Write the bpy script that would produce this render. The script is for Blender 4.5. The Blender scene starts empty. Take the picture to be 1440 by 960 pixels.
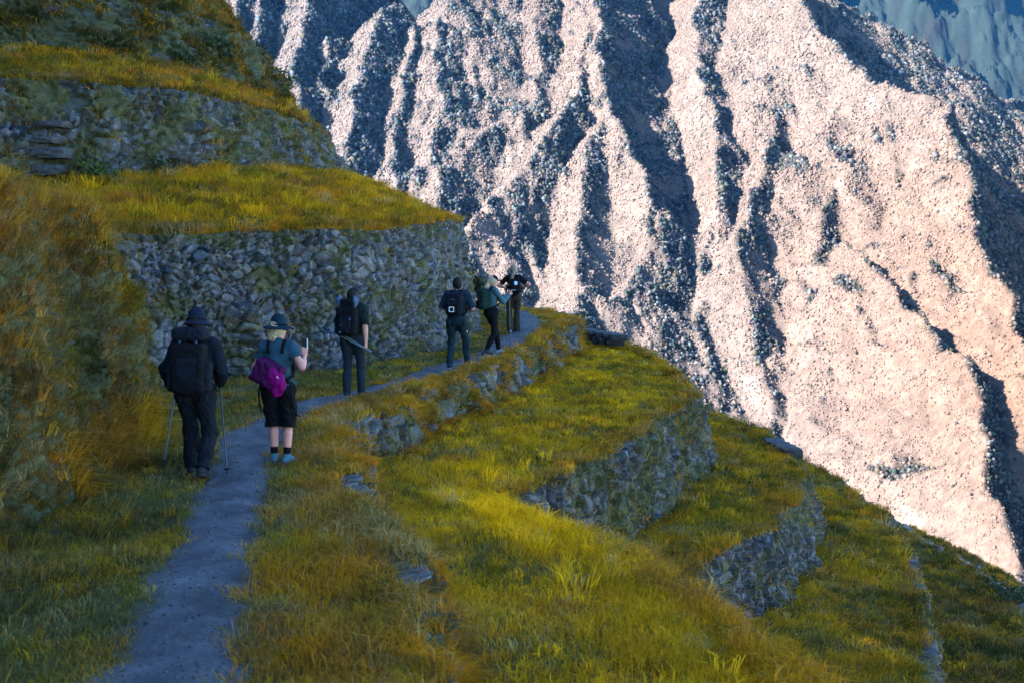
import bpy, math
import numpy as np

R = math.radians
scene = bpy.context.scene
COL = scene.collection
rng = np.random.default_rng(11)

# ------------------------------------------------------------------ camera, sky, sun, exposure
FPX = 1738.0                      # focal length in pixels of the 1440 px wide photograph
CAMZ = 2.6
TH = math.atan(160.0 / FPX)
cam_d = bpy.data.cameras.new('camera')
cam_d.sensor_width = 36.0
cam_d.lens = 36.0 * FPX / 1440.0
cam_d.clip_start = 0.1
cam_d.clip_end = 12000.0
cam_d.dof.use_dof = True
cam_d.dof.focus_distance = 24.0
cam_d.dof.aperture_fstop = 3.2
cam = bpy.data.objects.new('camera', cam_d)
COL.objects.link(cam)
cam.location = (0, 0, CAMZ)
cam.rotation_euler = (math.pi / 2 - TH, 0, 0)
scene.camera = cam

SUN_EL = R(31.5)
SUN_AZ = R(-109.0)                # measured from +Y towards +X : the sun stands to the left, a little behind
sdir = np.array([math.cos(SUN_EL) * math.sin(SUN_AZ), math.cos(SUN_EL) * math.cos(SUN_AZ), math.sin(SUN_EL)])
world = bpy.data.worlds.new('World')
scene.world = world
world.use_nodes = True
wn = world.node_tree
sky = wn.nodes.new('ShaderNodeTexSky')
sky.sky_type = 'NISHITA'
sky.sun_disc = False
sky.sun_elevation = SUN_EL
sky.sun_rotation = SUN_AZ
sky.altitude = 2600
sky.air_density = 1.1
sky.dust_density = 0.0
sky.ozone_density = 5.0
bg = wn.nodes['Background']
bg.inputs['Strength'].default_value = 0.085
wn.links.new(sky.outputs[0], bg.inputs['Color'])
sun_d = bpy.data.lights.new('sun', 'SUN')
sun_d.energy = 5.0
sun_d.angle = R(0.5)
sun_d.color = (1.0, 0.81, 0.71)
sun = bpy.data.objects.new('sun', sun_d)
COL.objects.link(sun)
from mathutils import Vector
sun.rotation_euler = Vector(-sdir).to_track_quat('-Z', 'Y').to_euler()
sun.location = (-40, -20, 60)
vs = scene.view_settings
vs.view_transform = 'Standard'
vs.look = 'None'
vs.exposure = 3.5
vs.gamma = 1.0
vs.use_curve_mapping = False
scene.cycles.max_bounces = 6
scene.cycles.diffuse_bounces = 4
scene.cycles.volume_bounces = 0


# ------------------------------------------------------------------ helpers
def at(px, py, z):
    """point where the line of sight through photo pixel (px, py) meets height z"""
    u = (px - 720.0) / FPX
    v = (480.0 - py) / FPX
    d = (u, math.cos(TH) + v * math.sin(TH), -math.sin(TH) + v * math.cos(TH))
    t = (z - CAMZ) / d[2]
    return np.array([d[0] * t, d[1] * t, z])


def far(px, py, y):
    u = (px - 720.0) / FPX
    v = (480.0 - py) / FPX
    d = np.array([u, math.cos(TH) + v * math.sin(TH), -math.sin(TH) + v * math.cos(TH)])
    return d * (y / d[1]) + np.array([0, 0, CAMZ])


def tag(o, label=None, cat=None, group=None, kind=None):
    if label: o['label'] = label
    if cat: o['category'] = cat
    if group: o['group'] = group
    if kind: o['kind'] = kind
    return o


def mesh_np(name, V, F, mat, parent=None, smooth=True, tint=None, attrs=None, loc=None, fmat=None):
    V = np.ascontiguousarray(V, dtype=np.float32)
    F = np.ascontiguousarray(F, dtype=np.int32)
    n, k = F.shape
    me = bpy.data.meshes.new(name)
    me.vertices.add(len(V))
    me.vertices.foreach_set('co', V.ravel())
    me.loops.add(n * k)
    me.loops.foreach_set('vertex_index', F.ravel())
    me.polygons.add(n)
    me.polygons.foreach_set('loop_start', np.arange(0, n * k, k, dtype=np.int32))
    if smooth:
        me.polygons.foreach_set('use_smooth', np.ones(n, dtype=bool))
    me.update(calc_edges=True)
    if tint is not None:
        a = me.attributes.new('tint', 'FLOAT_COLOR', 'POINT')
        c = np.ones((len(V), 4), dtype=np.float32)
        c[:, :3] = tint
        a.data.foreach_set('color', c.ravel())
    if attrs:
        for kx, val in attrs.items():
            a = me.attributes.new(kx, 'FLOAT', 'POINT')
            a.data.foreach_set('value', np.ascontiguousarray(val, dtype=np.float32).ravel())
    for m in (mat if isinstance(mat, (list, tuple)) else [mat]):
        me.materials.append(m)
    if fmat is not None:
        me.polygons.foreach_set('material_index', np.asarray(fmat, dtype=np.int32))
    o = bpy.data.objects.new(name, me)
    COL.objects.link(o)
    if parent is not None: o.parent = parent
    if loc is not None: o.location = loc
    return o


def empty(name, loc=(0, 0, 0), rz=0.0):
    o = bpy.data.objects.new(name, None)
    o.empty_display_size = 0.2
    COL.objects.link(o)
    o.location = loc
    o.rotation_euler = (0, 0, rz)
    return o


def grid_faces(nu, nv):
    i = np.arange(nu - 1)[:, None]
    j = np.arange(nv - 1)[None, :]
    a = (i * nv + j).ravel()
    return np.stack([a, a + 1, a + nv + 1, a + nv], 1)


def _hash(ix, iy, s):
    h = (ix.astype(np.int64) * 374761393 + iy.astype(np.int64) * 668265263 + s * 974634777) & 0xFFFFFFFF
    h = ((h ^ (h >> 13)) * 1274126177) & 0xFFFFFFFF
    h = h ^ (h >> 16)
    return (h & 0xFFFFFF).astype(np.float64) / float(0xFFFFFF)


def vnoise(x, y, s=0):
    x = np.asarray(x, dtype=np.float64); y = np.asarray(y, dtype=np.float64)
    ix = np.floor(x); iy = np.floor(y)
    fx = x - ix; fy = y - iy
    ux = fx * fx * fx * (fx * (fx * 6 - 15) + 10); uy = fy * fy * fy * (fy * (fy * 6 - 15) + 10)
    def g(dx, dy):
        a = _hash(ix + dx, iy + dy, s) * 2 * math.pi
        return np.cos(a) * (fx - dx) + np.sin(a) * (fy - dy)
    a = g(0, 0); b = g(1, 0); c = g(0, 1); d = g(1, 1)
    return 1.5 * ((a * (1 - ux) + b * ux) * (1 - uy) + (c * (1 - ux) + d * ux) * uy)


def fbm(x, y, s=0, o=4):
    r = 0; a = 1.0; f = 1.0
    for i in range(o):
        r = r + a * vnoise(np.asarray(x) * f, np.asarray(y) * f, s + i * 17)
        a *= 0.5; f *= 2.03
    return r / 1.6


def voronoi(u, v, s=0, jit=0.85):
    """F1, F2, cell random"""
    iu = np.floor(u); iv = np.floor(v)
    f1 = np.full(u.shape, 9.0); f2 = np.full(u.shape, 9.0); cid = np.zeros(u.shape); ex = np.zeros(u.shape); ey = np.zeros(u.shape)
    for du in (-1, 0, 1):
        for dv in (-1, 0, 1):
            cx = iu + du; cy = iv + dv
            px = cx + 0.5 + jit * (_hash(cx, cy, s) - 0.5)
            py = cy + 0.5 + jit * (_hash(cx, cy, s + 91) - 0.5)
            d = np.hypot(u - px, v - py)
            h = _hash(cx, cy, s + 333)
            nw = d < f1
            f2 = np.where(nw, f1, np.minimum(f2, d))
            cid = np.where(nw, h, cid)
            f1 = np.where(nw, d, f1); ex = np.where(nw, u - px, ex); ey = np.where(nw, v - py, ey)
    return f1, f2, cid, ex, ey


def catmull(P, t):
    """Catmull-Rom through stations; t in station units"""
    P = np.asarray(P, dtype=np.float64)
    n = len(P)
    Q = np.vstack([2 * P[0] - P[1], P, 2 * P[-1] - P[-2]])
    i = np.clip(np.floor(t).astype(int), 0, n - 2)
    f = (t - i)[:, None]
    p0, p1, p2, p3 = Q[i], Q[i + 1], Q[i + 2], Q[i + 3]
    return 0.5 * (2 * p1 + (p2 - p0) * f + (2 * p0 - 5 * p1 + 4 * p2 - p3) * f ** 2 + (3 * p1 - p0 - 3 * p2 + p3) * f ** 3)


# ------------------------------------------------------------------ materials
MATS = {}


def new_mat(name):
    m = bpy.data.materials.new(name)
    m.use_nodes = True
    MATS[name] = m
    nt = m.node_tree
    return m, nt, nt.nodes['Principled BSDF']


def plain(name, col, rough=0.75, spec=0.25, bump=0.0, bscale=200.0, var=0.0, metallic=0.0):
    m, nt, b = new_mat(name)
    b.inputs['Base Color'].default_value = (*col, 1)
    b.inputs['Roughness'].default_value = rough
    b.inputs['Specular IOR Level'].default_value = spec
    b.inputs['Metallic'].default_value = metallic
    tc = nt.nodes.new('ShaderNodeTexCoord')
    if var > 0:
        nz = nt.nodes.new('ShaderNodeTexNoise'); nz.inputs['Scale'].default_value = 9.0
        nz.inputs['Detail'].default_value = 5.0
        nt.links.new(tc.outputs['Object'], nz.inputs['Vector'])
        mx = nt.nodes.new('ShaderNodeMix'); mx.data_type = 'RGBA'
        mx.inputs[6].default_value = (*[c * (1 - var) for c in col], 1)
        mx.inputs[7].default_value = (*[min(1, c * (1 + var)) for c in col], 1)
        nt.links.new(nz.outputs['Fac'], mx.inputs[0])
        nt.links.new(mx.outputs[2], b.inputs['Base Color'])
    if bump > 0:
        nz = nt.nodes.new('ShaderNodeTexNoise'); nz.inputs['Scale'].default_value = bscale
        nz.inputs['Detail'].default_value = 3.0
        nt.links.new(tc.outputs['Object'], nz.inputs['Vector'])
        bp = nt.nodes.new('ShaderNodeBump'); bp.inputs['Strength'].default_value = bump
        bp.inputs['Distance'].default_value = 0.01
        nt.links.new(nz.outputs['Fac'], bp.inputs['Height'])
        nt.links.new(bp.outputs['Normal'], b.inputs['Normal'])
    return m


def tinted(name, rough=0.7, spec=0.15, nscale=0.0, namp=0.25, transl=0.0, bump=0.0):
    """base colour from the mesh's own per-plant / per-stone colour"""
    m, nt, b = new_mat(name)
    at_ = nt.nodes.new('ShaderNodeAttribute'); at_.attribute_name = 'tint'
    b.inputs['Roughness'].default_value = rough
    b.inputs['Specular IOR Level'].default_value = spec
    src = at_.outputs['Color']
    if nscale > 0:
        tc = nt.nodes.new('ShaderNodeTexCoord')
        nz = nt.nodes.new('ShaderNodeTexNoise'); nz.inputs['Scale'].default_value = nscale
        nz.inputs['Detail'].default_value = 6.0; nz.inputs['Roughness'].default_value = 0.65
        nt.links.new(tc.outputs['Object'], nz.inputs['Vector'])
        mr = nt.nodes.new('ShaderNodeMapRange')
        mr.inputs['From Min'].default_value = 0.3; mr.inputs['From Max'].default_value = 0.7
        mr.inputs['To Min'].default_value = 1 - namp; mr.inputs['To Max'].default_value = 1 + namp
        nt.links.new(nz.outputs['Fac'], mr.inputs['Value'])
        vm = nt.nodes.new('ShaderNodeVectorMath'); vm.operation = 'SCALE'
        nt.links.new(src, vm.inputs[0]); nt.links.new(mr.outputs[0], vm.inputs['Scale'])
        src = vm.outputs[0]
        if bump > 0:
            bp = nt.nodes.new('ShaderNodeBump'); bp.inputs['Strength'].default_value = bump
            bp.inputs['Distance'].default_value = 0.03
            nt.links.new(nz.outputs['Fac'], bp.inputs['Height'])
            nt.links.new(bp.outputs['Normal'], b.inputs['Normal'])
    nt.links.new(src, b.inputs['Base Color'])
    if transl > 0:
        tr = nt.nodes.new('ShaderNodeBsdfTranslucent')
        nt.links.new(src, tr.inputs['Color'])
        mx = nt.nodes.new('ShaderNodeMixShader'); mx.inputs[0].default_value = transl
        nt.links.new(b.outputs[0], mx.inputs[1]); nt.links.new(tr.outputs[0], mx.inputs[2])
        nt.links.new(mx.outputs[0], nt.nodes['Material Output'].inputs['Surface'])
    return m


M_GRASS = tinted('grass_blades', 0.8, 0.0, transl=0.38)
M_TURF = tinted('turf_soil', 0.9, 0.05, nscale=14.0, namp=0.45)
M_STONE = tinted('dry_stone', 0.8, 0.2, nscale=22.0, namp=0.5, bump=0.5)
M_PATH = tinted('trodden_gravel', 0.85, 0.15, nscale=30.0, namp=0.3, bump=0.5)
M_ROCK = tinted('mountain_rock', 0.9, 0.0, nscale=0.16, namp=0.32, bump=1.0)
for n_ in M_ROCK.node_tree.nodes:
    if n_.type == 'BUMP': n_.inputs['Distance'].default_value = 2.5
M_TREE = tinted('forest_crowns', 0.9, 0.0)
M_LEAF = tinted('shrub_leaves', 0.6, 0.2, transl=0.25)
M_WOOD = plain('shrub_wood', (0.06, 0.045, 0.03))

# ------------------------------------------------------------------ terrace contour curves (plan, stations 0..13 from behind the camera round the spur)
B2 = [(-3, -40), (-3.6, -15), (-4.0, 0), (-4.25, 6), (-4.25, 9.5), (-4.3, 12.5), (-4.6, 15.3), (-6.9, 17.6), (-6.2, 20.3), (-4.1, 21.9), (-2.3, 24), (-1.25, 28.5), (-1.3, 34), (-5, 44)]
E1 = [(2.2, -40), (2, -15), (1.2, 0), (-.3, 6), (-1.12, 9.7), (-1.7, 12.5), (-2.2, 15.2), (-2.1, 16.6), (-1.65, 18.3), (-1.0, 20.8), (-.05, 24.6), (.95, 30), (1.45, 36), (-3, 47)]
E0 = [(6, -40), (5, -15), (3.9, 0), (2.6, 6), (1.8, 9.4), (.92, 12.3), (-.1, 14.8), (.55, 16.4), (1.4, 18.5), (2.6, 21.6), (3.6, 25), (3.75, 30), (3, 37), (-2, 52)]
L1 = [(9, -40), (8, -15), (7, 0), (5.6, 6), (4.6, 9.4), (3.2, 12), (1.9, 14.4), (2.3, 16), (2.86, 17.75), (4.3, 20), (5.4, 23), (5.9, 27), (5, 33), (-1, 54)]
L2 = [(12, -40), (11, -15), (10, 0), (8.6, 6), (7.6, 9), (6.4, 12), (5.2, 14.4), (5.7, 16.6), (6.3, 18.6), (7.1, 21.4), (7.7, 24.6), (7.9, 28.6), (7, 34), (0, 56)]
L3 = [(15, -40), (14, -15), (13, 0), (11.8, 6), (10.6, 9), (9.4, 12), (8.2, 14.4), (8.7, 17), (9.3, 20), (10, 23), (10.4, 26), (10, 30), (9, 36), (1, 58)]
L4 = [(18, -40), (17, -15), (16, 0), (14.8, 6), (13.6, 9), (12.4, 12), (11.2, 14.4), (11.7, 17), (12.3, 20), (13, 23), (13.4, 26), (13, 30), (12, 37), (3, 60)]
B3 = [(-7, -40), (-7.6, -15), (-8, 0), (-8.3, 6), (-8.4, 9.5), (-8.6, 13), (-9.6, 17), (-12, 21), (-10.5, 25), (-8.2, 26.8), (-6.6, 29), (-5.0, 35), (-6.4, 40), (-11, 50)]
B3z = [4.2, 4.2, 4.2, 4.2, 4.1, 3.9, 3.5, 3.2, 3.3, 3.6, 3.95, 4.15, 4.3, 4.5]
E3z = [6, 6, 6, 6, 6, 5.9, 5.7, 5.6, 5.6, 5.65, 5.6, 5.3, 5.4, 5.6]
B4 = [(-11, -40), (-11.6, -15), (-12, 0), (-12.3, 6), (-12.3, 9.5), (-12.5, 13), (-13.5, 19), (-16, 26), (-13.8, 31), (-10.5, 32), (-8.2, 33.5), (-7.0, 38), (-8.8, 43), (-14, 53)]
B4z = [8.6, 8.6, 8.6, 8.6, 8.6, 8.4, 7.6, 7.1, 7.1, 6.9, 6.6, 6.45, 6.6, 6.8]
E4 = [(-12, -40), (-12.6, -15), (-13, 0), (-13.3, 6), (-13.3, 9.5), (-13.5, 13), (-14.5, 21), (-16.8, 29), (-14.6, 33.4), (-11.3, 34.4), (-9.1, 35.6), (-8.1, 39.5), (-10, 44.5), (-15, 54)]
E4z = [12.5, 12.5, 12.5, 12.5, 12.5, 12.0, 10.4, 9.5, 9.4, 9.1, 8.6, 8.1, 8.5, 9]


def c3(P, z):
    P = np.asarray(P, float)
    z = np.full(len(P), z) if np.isscalar(z) else np.asarray(z, float)
    return np.hstack([P, z[:, None]])


def normals2d(c):
    t = np.gradient(c[:, :2], axis=0)
    t /= np.linalg.norm(t, axis=1)[:, None] + 1e-9
    return np.stack([t[:, 1], -t[:, 0]], 1)      # outward = downhill, to the right


def offset(C, d, z):
    """offset a station curve outwards by d (densely evaluated, then back at the stations)"""
    t = np.linspace(0, 13, 521)
    c = catmull(C, t)
    n = normals2d(c)
    k = np.ones(41) / 41
    n = np.stack([np.convolve(np.pad(n[:, i], 20, mode='edge'), k, 'valid') for i in (0, 1)], 1)
    o = c.copy(); o[:, :2] += n * d
    o = o[::40]
    o[:, 2] = z
    return o


E2z = np.array([2.9, 2.9, 2.95, 2.95, 2.95, 2.85, 2.6, 2.45, 2.5, 2.52, 2.55, 2.7, 2.7, 2.8])
cB2 = c3(B2, 0.0)
cE2 = offset(cB2, -0.5, E2z)
cE1 = c3(E1, 0.0)
cB1 = offset(cE1, 0.16, [-.35, -.35, -.35, -.35, -.38, -.5, -.58, -.6, -.58, -.55, -.6, -.7, -.8, -.8])
cE0 = c3(E0, [-.5, -.5, -.5, -.55, -.55, -.6, -.78, -.8, -.8, -.8, -.8, -.8, -.85, -.9])
cB0 = offset(cE0, 0.32, -2.15)
cL1 = c3(L1, -2.25)
cD1 = offset(cL1, 0.28, -3.45)
cL2 = c3(L2, -3.55)
cD2 = offset(cL2, 0.3, -4.9)
cL3 = c3(L3, -5.05)
cD3 = offset(cL3, 0.3, -6.3)
cL4 = c3(L4, -6.5)
cB3 = c3(B3, B3z)
cE3 = offset(cB3, -0.55, E3z)
cB4 = c3(B4, B4z)
cE4 = c3(E4, E4z)
cH5 = cE4 + np.array([-4.2, 1.5, 6.2])
cH6 = cH5 + np.array([-13, 3.5, 20.0])
cH7 = cH6 + np.array([-55, 14.0, 80.0])
cH8 = cH7 + np.array([-60, 8.0, 26.0])


def gz(x, y):
    return 0.09 * fbm(x * 0.45, y * 0.45, 3, 3) + 0.02 * vnoise(x * 2.1, y * 2.1, 8)


def warp_xy(P):
    x, y = P[..., 0].copy(), P[..., 1].copy()
    P[..., 0] += 0.16 * vnoise(x * 0.7, y * 0.7, 901) + 0.06 * vnoise(x * 2.3, y * 2.3, 902)
    P[..., 1] += 0.16 * vnoise(x * 0.7 + 50, y * 0.7, 903)


def loft(c0, c1, t, nv, rough=1.0, bulge=0.0, z0=None):
    """surface from the upper-inner curve c0 to the outer curve c1"""
    a = catmull(c0, t)[:, None, :]; b = catmull(c1, t)[:, None, :]
    v = np.linspace(0, 1, nv)[None, :, None]
    P = a * (1 - v) + b * v
    warp_xy(P)
    rr = rough if isinstance(rough, tuple) else (rough, rough)
    P[..., 2] += (rr[0] * (1 - v[..., 0]) + rr[1] * v[..., 0]) * gz(P[..., 0], P[..., 1]) + bulge * np.sin(np.pi * v[..., 0])
    return P


def tvals(step_near=0.12):
    return np.concatenate([np.linspace(0, 3, 16)[:-1], np.linspace(3, 12, 400)[:-1], np.linspace(12, 13, 20)])


# colours (colours of the plants, linear; gold also paints the glow on the crest)
G_GREEN = np.array((0.155, 0.130, 0.012)); G_DARK = np.array((0.034, 0.044, 0.012)); G_YEL = np.array((0.56, 0.32, 0.012))
G_ORA = np.array((0.58, 0.235, 0.012)); G_PALE = np.array((0.44, 0.33, 0.13)); G_BRN = np.array((0.24, 0.125, 0.035)); G_RUST = np.array((0.50, 0.13, 0.03))
G_BLUE = np.array((0.125, 0.15, 0.07)); G_GOLD = np.array((0.95, 0.52, 0.008))
PAL = np.stack([G_GREEN, G_DARK, G_YEL, G_ORA, G_PALE, G_BRN, G_RUST, G_BLUE, G_GOLD])


def pick(w, x, y, seed, patch=0.9, sharp=3.2):
    """palette choice: weights w (n,9 or 9) shaped into patches by noise"""
    n = len(x)
    w = np.broadcast_to(np.asarray(w, float), (n, 9)).copy()
    for k in range(9):
        nz = vnoise(x * patch + 11.3 * k, y * patch - 7.7 * k, seed + k) + 0.5 * vnoise(x * patch * 3.1, y * patch * 3.1 + 5.1 * k, seed + 40 + k)
        w[:, k] *= np.exp(sharp * nz)
    w /= w.sum(1)[:, None]
    cs = np.cumsum(w, 1)
    k = (rng.random(n)[:, None] > cs).sum(1).clip(0, 8)
    c = PAL[k]
    mean = w @ PAL
    c = 0.68 * c + 0.32 * mean
    return c * (0.7 + 0.6 * rng.random(n))[:, None]


def scatter(P, dens, maxd=60.0, near=1.0):
    """random points on a grid of quads; dens(x,y,z,u,v) blades per m2 at 10 m, thinning with distance"""
    a = P[:-1, :-1]; b = P[1:, :-1]; c = P[:-1, 1:]; d = P[1:, 1:]
    nrm = np.cross(b - a, c - a) + np.cross(d - c, d - b)
    area = np.linalg.norm(nrm, axis=-1) * 0.5
    nn = nrm / (np.linalg.norm(nrm, axis=-1, keepdims=True) + 1e-12)
    m = (a + d) * 0.5
    dist = np.hypot(m[..., 0], m[..., 1])
    vis = (m[..., 1] > 4.5) & (np.abs(m[..., 0]) < 0.47 * m[..., 1] + 1.6) & (dist < maxd)
    lod = np.clip(11.0 / np.maximum(dist, 6.0), 0.16, 1.35)
    nu, nv = area.shape
    uu = (np.arange(nu) / nu)[:, None] * np.ones((1, nv)); vv = np.ones((nu, 1)) * (np.arange(nv) / nv)[None]
    w = area * vis * lod * dens(m[..., 0], m[..., 1], m[..., 2], uu, vv)
    cnt = rng.poisson(w.ravel())
    idx = np.repeat(np.arange(cnt.size), cnt)
    i, j = np.unravel_index(idx, w.shape)
    r = rng.random((len(idx), 2))
    r0, r1 = r[:, :1], r[:, 1:]
    p = a[i, j] * (1 - r0) * (1 - r1) + b[i, j] * r0 * (1 - r1) + c[i, j] * (1 - r0) * r1 + d[i, j] * r0 * r1
    n = nn[i, j]
    n = n * np.sign(n[:, 2:] + 1e-6)
    return p, n, vv[i, j] + r[:, 1] / nv


def blades(p, n, length, col, width=0.006, lean=0.55, up=0.6, droop=0.35, wind=(0.0, 0.0), pxw=0.62):
    k = len(p)
    dist = np.linalg.norm(p - np.array([0, 0, CAMZ]), axis=1)
    L = length * (0.6 + 0.8 * rng.random(k))
    W = np.maximum(width, pxw * dist / 1236.0) * (0.7 + 0.6 * rng.random(k))
    ang = rng.random(k) * 2 * math.pi
    le = np.stack([np.cos(ang), np.sin(ang), np.zeros(k)], 1)
    d = n * (1 - up) + np.array([0, 0, up]) + le * (lean * rng.random(k)[:, None]) + np.array([wind[0], wind[1], 0])
    d /= np.linalg.norm(d, axis=1)[:, None]
    s = np.stack([-le[:, 1], le[:, 0], np.zeros(k)], 1)
    # half of the blades turn their flat side to a random direction
    ang2 = rng.random(k) * 2 * math.pi
    s2 = np.stack([np.cos(ang2), np.sin(ang2), 0.2 * rng.standard_normal(k)], 1)
    s = s * 0.5 + s2
    s /= np.linalg.norm(s, axis=1)[:, None]
    out = le * 0.7 + n * 0.3 * (1 - up)
    mid = p + d * (L * 0.55)[:, None]
    tip = p + d * (L * (1 - 0.25 * droop))[:, None] + (out * droop + np.array([0, 0, -0.35 * droop])) * L[:, None]
    V = np.empty((k, 5, 3), np.float32)
    hw = (s * (W * 0.5)[:, None])
    V[:, 0] = p - hw; V[:, 1] = p + hw
    V[:, 2] = mid + hw * 0.8; V[:, 3] = mid - hw * 0.8; V[:, 4] = tip
    base = (np.arange(k) * 5)[:, None]
    F = np.concatenate([base + np.array([[0, 1, 2]]), base + np.array([[0, 2, 3]]), base + np.array([[3, 2, 4]])], 1).reshape(-1, 3)
    T = np.repeat(col, 5, axis=0)
    return V.reshape(-1, 3), F, T


class Pile:
    def __init__(s): s.V = []; s.F = []; s.T = []; s.n = 0
    def add(s, vft):
        V, F, T = vft
        s.V.append(V); s.F.append(F + s.n); s.T.append(T); s.n += len(V)
    def build(s, name, label, cat, mat=None, kind='stuff', parent=None):
        o = mesh_np(name, np.concatenate(s.V), np.concatenate(s.F), mat or M_GRASS, parent=parent, smooth=False, tint=np.concatenate(s.T))
        return tag(o, label, cat, kind=kind)


def tussocks(G, dens, length, w, seed, patch=0.8, per=26, spread=0.07, lean=0.9, droop=0.6, pxw=0.62):
    c, n, v = scatter(G, dens)
    k = len(c)
    if k == 0: return None, c, v
    sz = 0.6 + 0.9 * rng.random(k)
    i = np.repeat(np.arange(k), per)
    a = rng.random(len(i)) * 2 * math.pi; r = np.sqrt(rng.random(len(i))) * spread * sz[i]
    off = np.stack([np.cos(a) * r, np.sin(a) * r, 0 * r], 1)
    n_ = n[i] + off / spread * 0.55
    col = pick(w if np.ndim(w) == 1 else w(c, v), c[:, 0], c[:, 1], seed, patch)[i] * (0.75 + 0.5 * rng.random(len(i)))[:, None]
    return blades(c[i] + off - n[i] * 0.01, n_ / np.linalg.norm(n_, axis=1)[:, None], length * sz[i], col, lean=lean * 0.5, up=0.5, droop=droop, pxw=pxw), c, v


TG = tvals()
PATHC = [(-1.5, -12), (-1.6, 0), (-1.75, 5), (-1.98, 6.9), (-2.14, 8.0), (-2.34, 9.4), (-2.62, 11.2), (-2.93, 13.1), (-3.2, 15.2), (-3.1, 17.0), (-2.66, 18.6), (-2.1, 20.0), (-1.34, 22.3), (-.52, 25), (.08, 29), (.4, 33), (.1, 38), (-2.5, 46)]
PATHW = [.34, .34, .34, .33, .32, .31, .30, .33, .33, .34, .31, .31, .32, .33, .35, .35, .34, .3]
tp = np.linspace(0, 17, 1100)
pc = catmull(c3(PATHC, 0.0), tp)
pw = np.interp(tp, np.arange(18), PATHW) * (1 + 0.2 * vnoise(tp * 1.9, tp * 0 + .5, 5) + 0.06 * vnoise(tp * 5.3, tp * 0 + .5, 6))


def path_dist(x, y):
    """signed distance to the edge of the path (negative on the path)"""
    x = np.asarray(x); y = np.asarray(y)
    sh = x.shape
    xf = x.ravel(); yf = y.ravel()
    out = np.empty(len(xf))
    q = pc[::3, :2]; w = pw[::3]
    for i in range(0, len(xf), 20000):
        d = np.hypot(xf[i:i + 20000, None] - q[None, :, 0], yf[i:i + 20000, None] - q[None, :, 1])
        k = d.argmin(1)
        out[i:i + 20000] = d[np.arange(len(k)), k] - w[k]
    return out.reshape(sh)


def turf_tint(P, base):
    x, y = P[..., 0], P[..., 1]
    n = fbm(x * 0.8, y * 0.8, 31, 4)[..., None]
    soil = np.array((0.05, 0.04, 0.022))
    c = soil * 0.5 + np.array(base) * 0.5 * (1 + 0.6 * n)
    if abs(P[len(P) // 2, P.shape[1] // 2, 2]) < 0.35:      # bare trodden soil beside the tread
        w = np.clip(1 - path_dist(x, y) / 0.16, 0, 1)[..., None] * 0.8
        c = c * (1 - w) + np.array((0.062, 0.064, 0.062)) * w
    return np.clip(c, 0.01, 0.9).reshape(-1, 3)


def terrain(P, base, name='terrain'):
    nu, nv = P.shape[:2]
    o = mesh_np(name, P.reshape(-1, 3), grid_faces(nu, nv)[:, ::-1], M_TURF, tint=turf_tint(P, base))
    return tag(o, kind='structure')


GB = (0.09, 0.085, 0.02)
P1g = loft(cB2 + np.array([-0.5, 0, 0]), cE1, TG, 40)
P0g = loft(cB1 + np.array([-0.4, 0, 0]), cE0, TG, 36, bulge=0.05)
Pm1 = loft(cB0 + np.array([-0.5, 0, 0.05]), cL1, TG, 30)
Pm2 = loft(cD1 + np.array([-0.5, 0, 0.1]), cL2, TG, 24)
Pm3 = loft(cD2 + np.array([-0.5, 0, 0.1]), cL3, TG, 24)
Pm4 = loft(cD3 + np.array([-0.5, 0, 0.1]), cL4, TG, 20)
P2g = loft(cB3 + np.array([-0.5, 0, 0.1]), cE2, TG, 36, bulge=0.12)
P3g = loft(cB4 + np.array([-0.3, 0, 0.1]), cE3, TG, 30, bulge=0.1)
cLow = cL4 + np.array([26, 6, -30.0])
cLow2 = cLow + np.array([160, 60, -170.0])
for P_ in (P1g, P0g, Pm1, Pm2, Pm3, Pm4, P2g, P3g):
    terrain(P_, GB)
Pl = loft(cL4, cLow, TG, 20, (1.0, 4.0))
terrain(Pl, GB, 'hill')
terrain(loft(cLow, cLow2, TG, 16, (4.0, 8.0)), GB, 'hill')
P4b = loft(cH5, cE4, TG, 24, (4.0, 1.0))
terrain(P4b, GB, 'hill')
P5b = loft(cH6, cH5, TG, 24, (8.0, 4.0))
terrain(P5b, GB, 'hill')
terrain(loft(cH7, cH6, TG, 24, (20.0, 8.0)), GB, 'hill')
terrain(loft(cH8, cH7, TG, 12, (20.0, 20.0)), GB, 'hill')

TB = np.linspace(0, 5.7, 60)
terrain(loft(cE3, cB3 + np.array([0.06, 0, -0.6]), TB, 8), GB, 'hill')
terrain(loft(cE4, cB4 + np.array([0.06, 0, -0.6]), TB, 8), GB, 'hill')
terrain(loft(cE2, cB2 + np.array([0.06, 0, -0.6]), np.linspace(0, 2.5, 30), 8), GB, 'hill')

# the path : a sheet lying 1 cm above the terrace
nrm = normals2d(pc)
vv = np.linspace(-1, 1, 41)
PP = pc[:, None, :] + np.concatenate([nrm, np.zeros((len(nrm), 1))], 1)[:, None, :] * (vv[None, :, None] * pw[:, None, None] * 1.5)
PP[..., 2] = gz(PP[..., 0], PP[..., 1]) + 0.035 - 0.06 * np.abs(vv[None, :]) ** 2 + 0.028 * fbm(PP[..., 0] * 2.6, PP[..., 1] * 2.6, 60, 5)
pt = np.array((0.072, 0.076, 0.078)) * (1 + 0.75 * fbm(PP[..., 0] * 2.2, PP[..., 1] * 2.2, 77, 5)[..., None])
tag(mesh_np('path', PP.reshape(-1, 3), grid_faces(*PP.shape[:2])[:, ::-1], M_PATH, tint=pt.reshape(-1, 3)), kind='structure')


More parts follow.
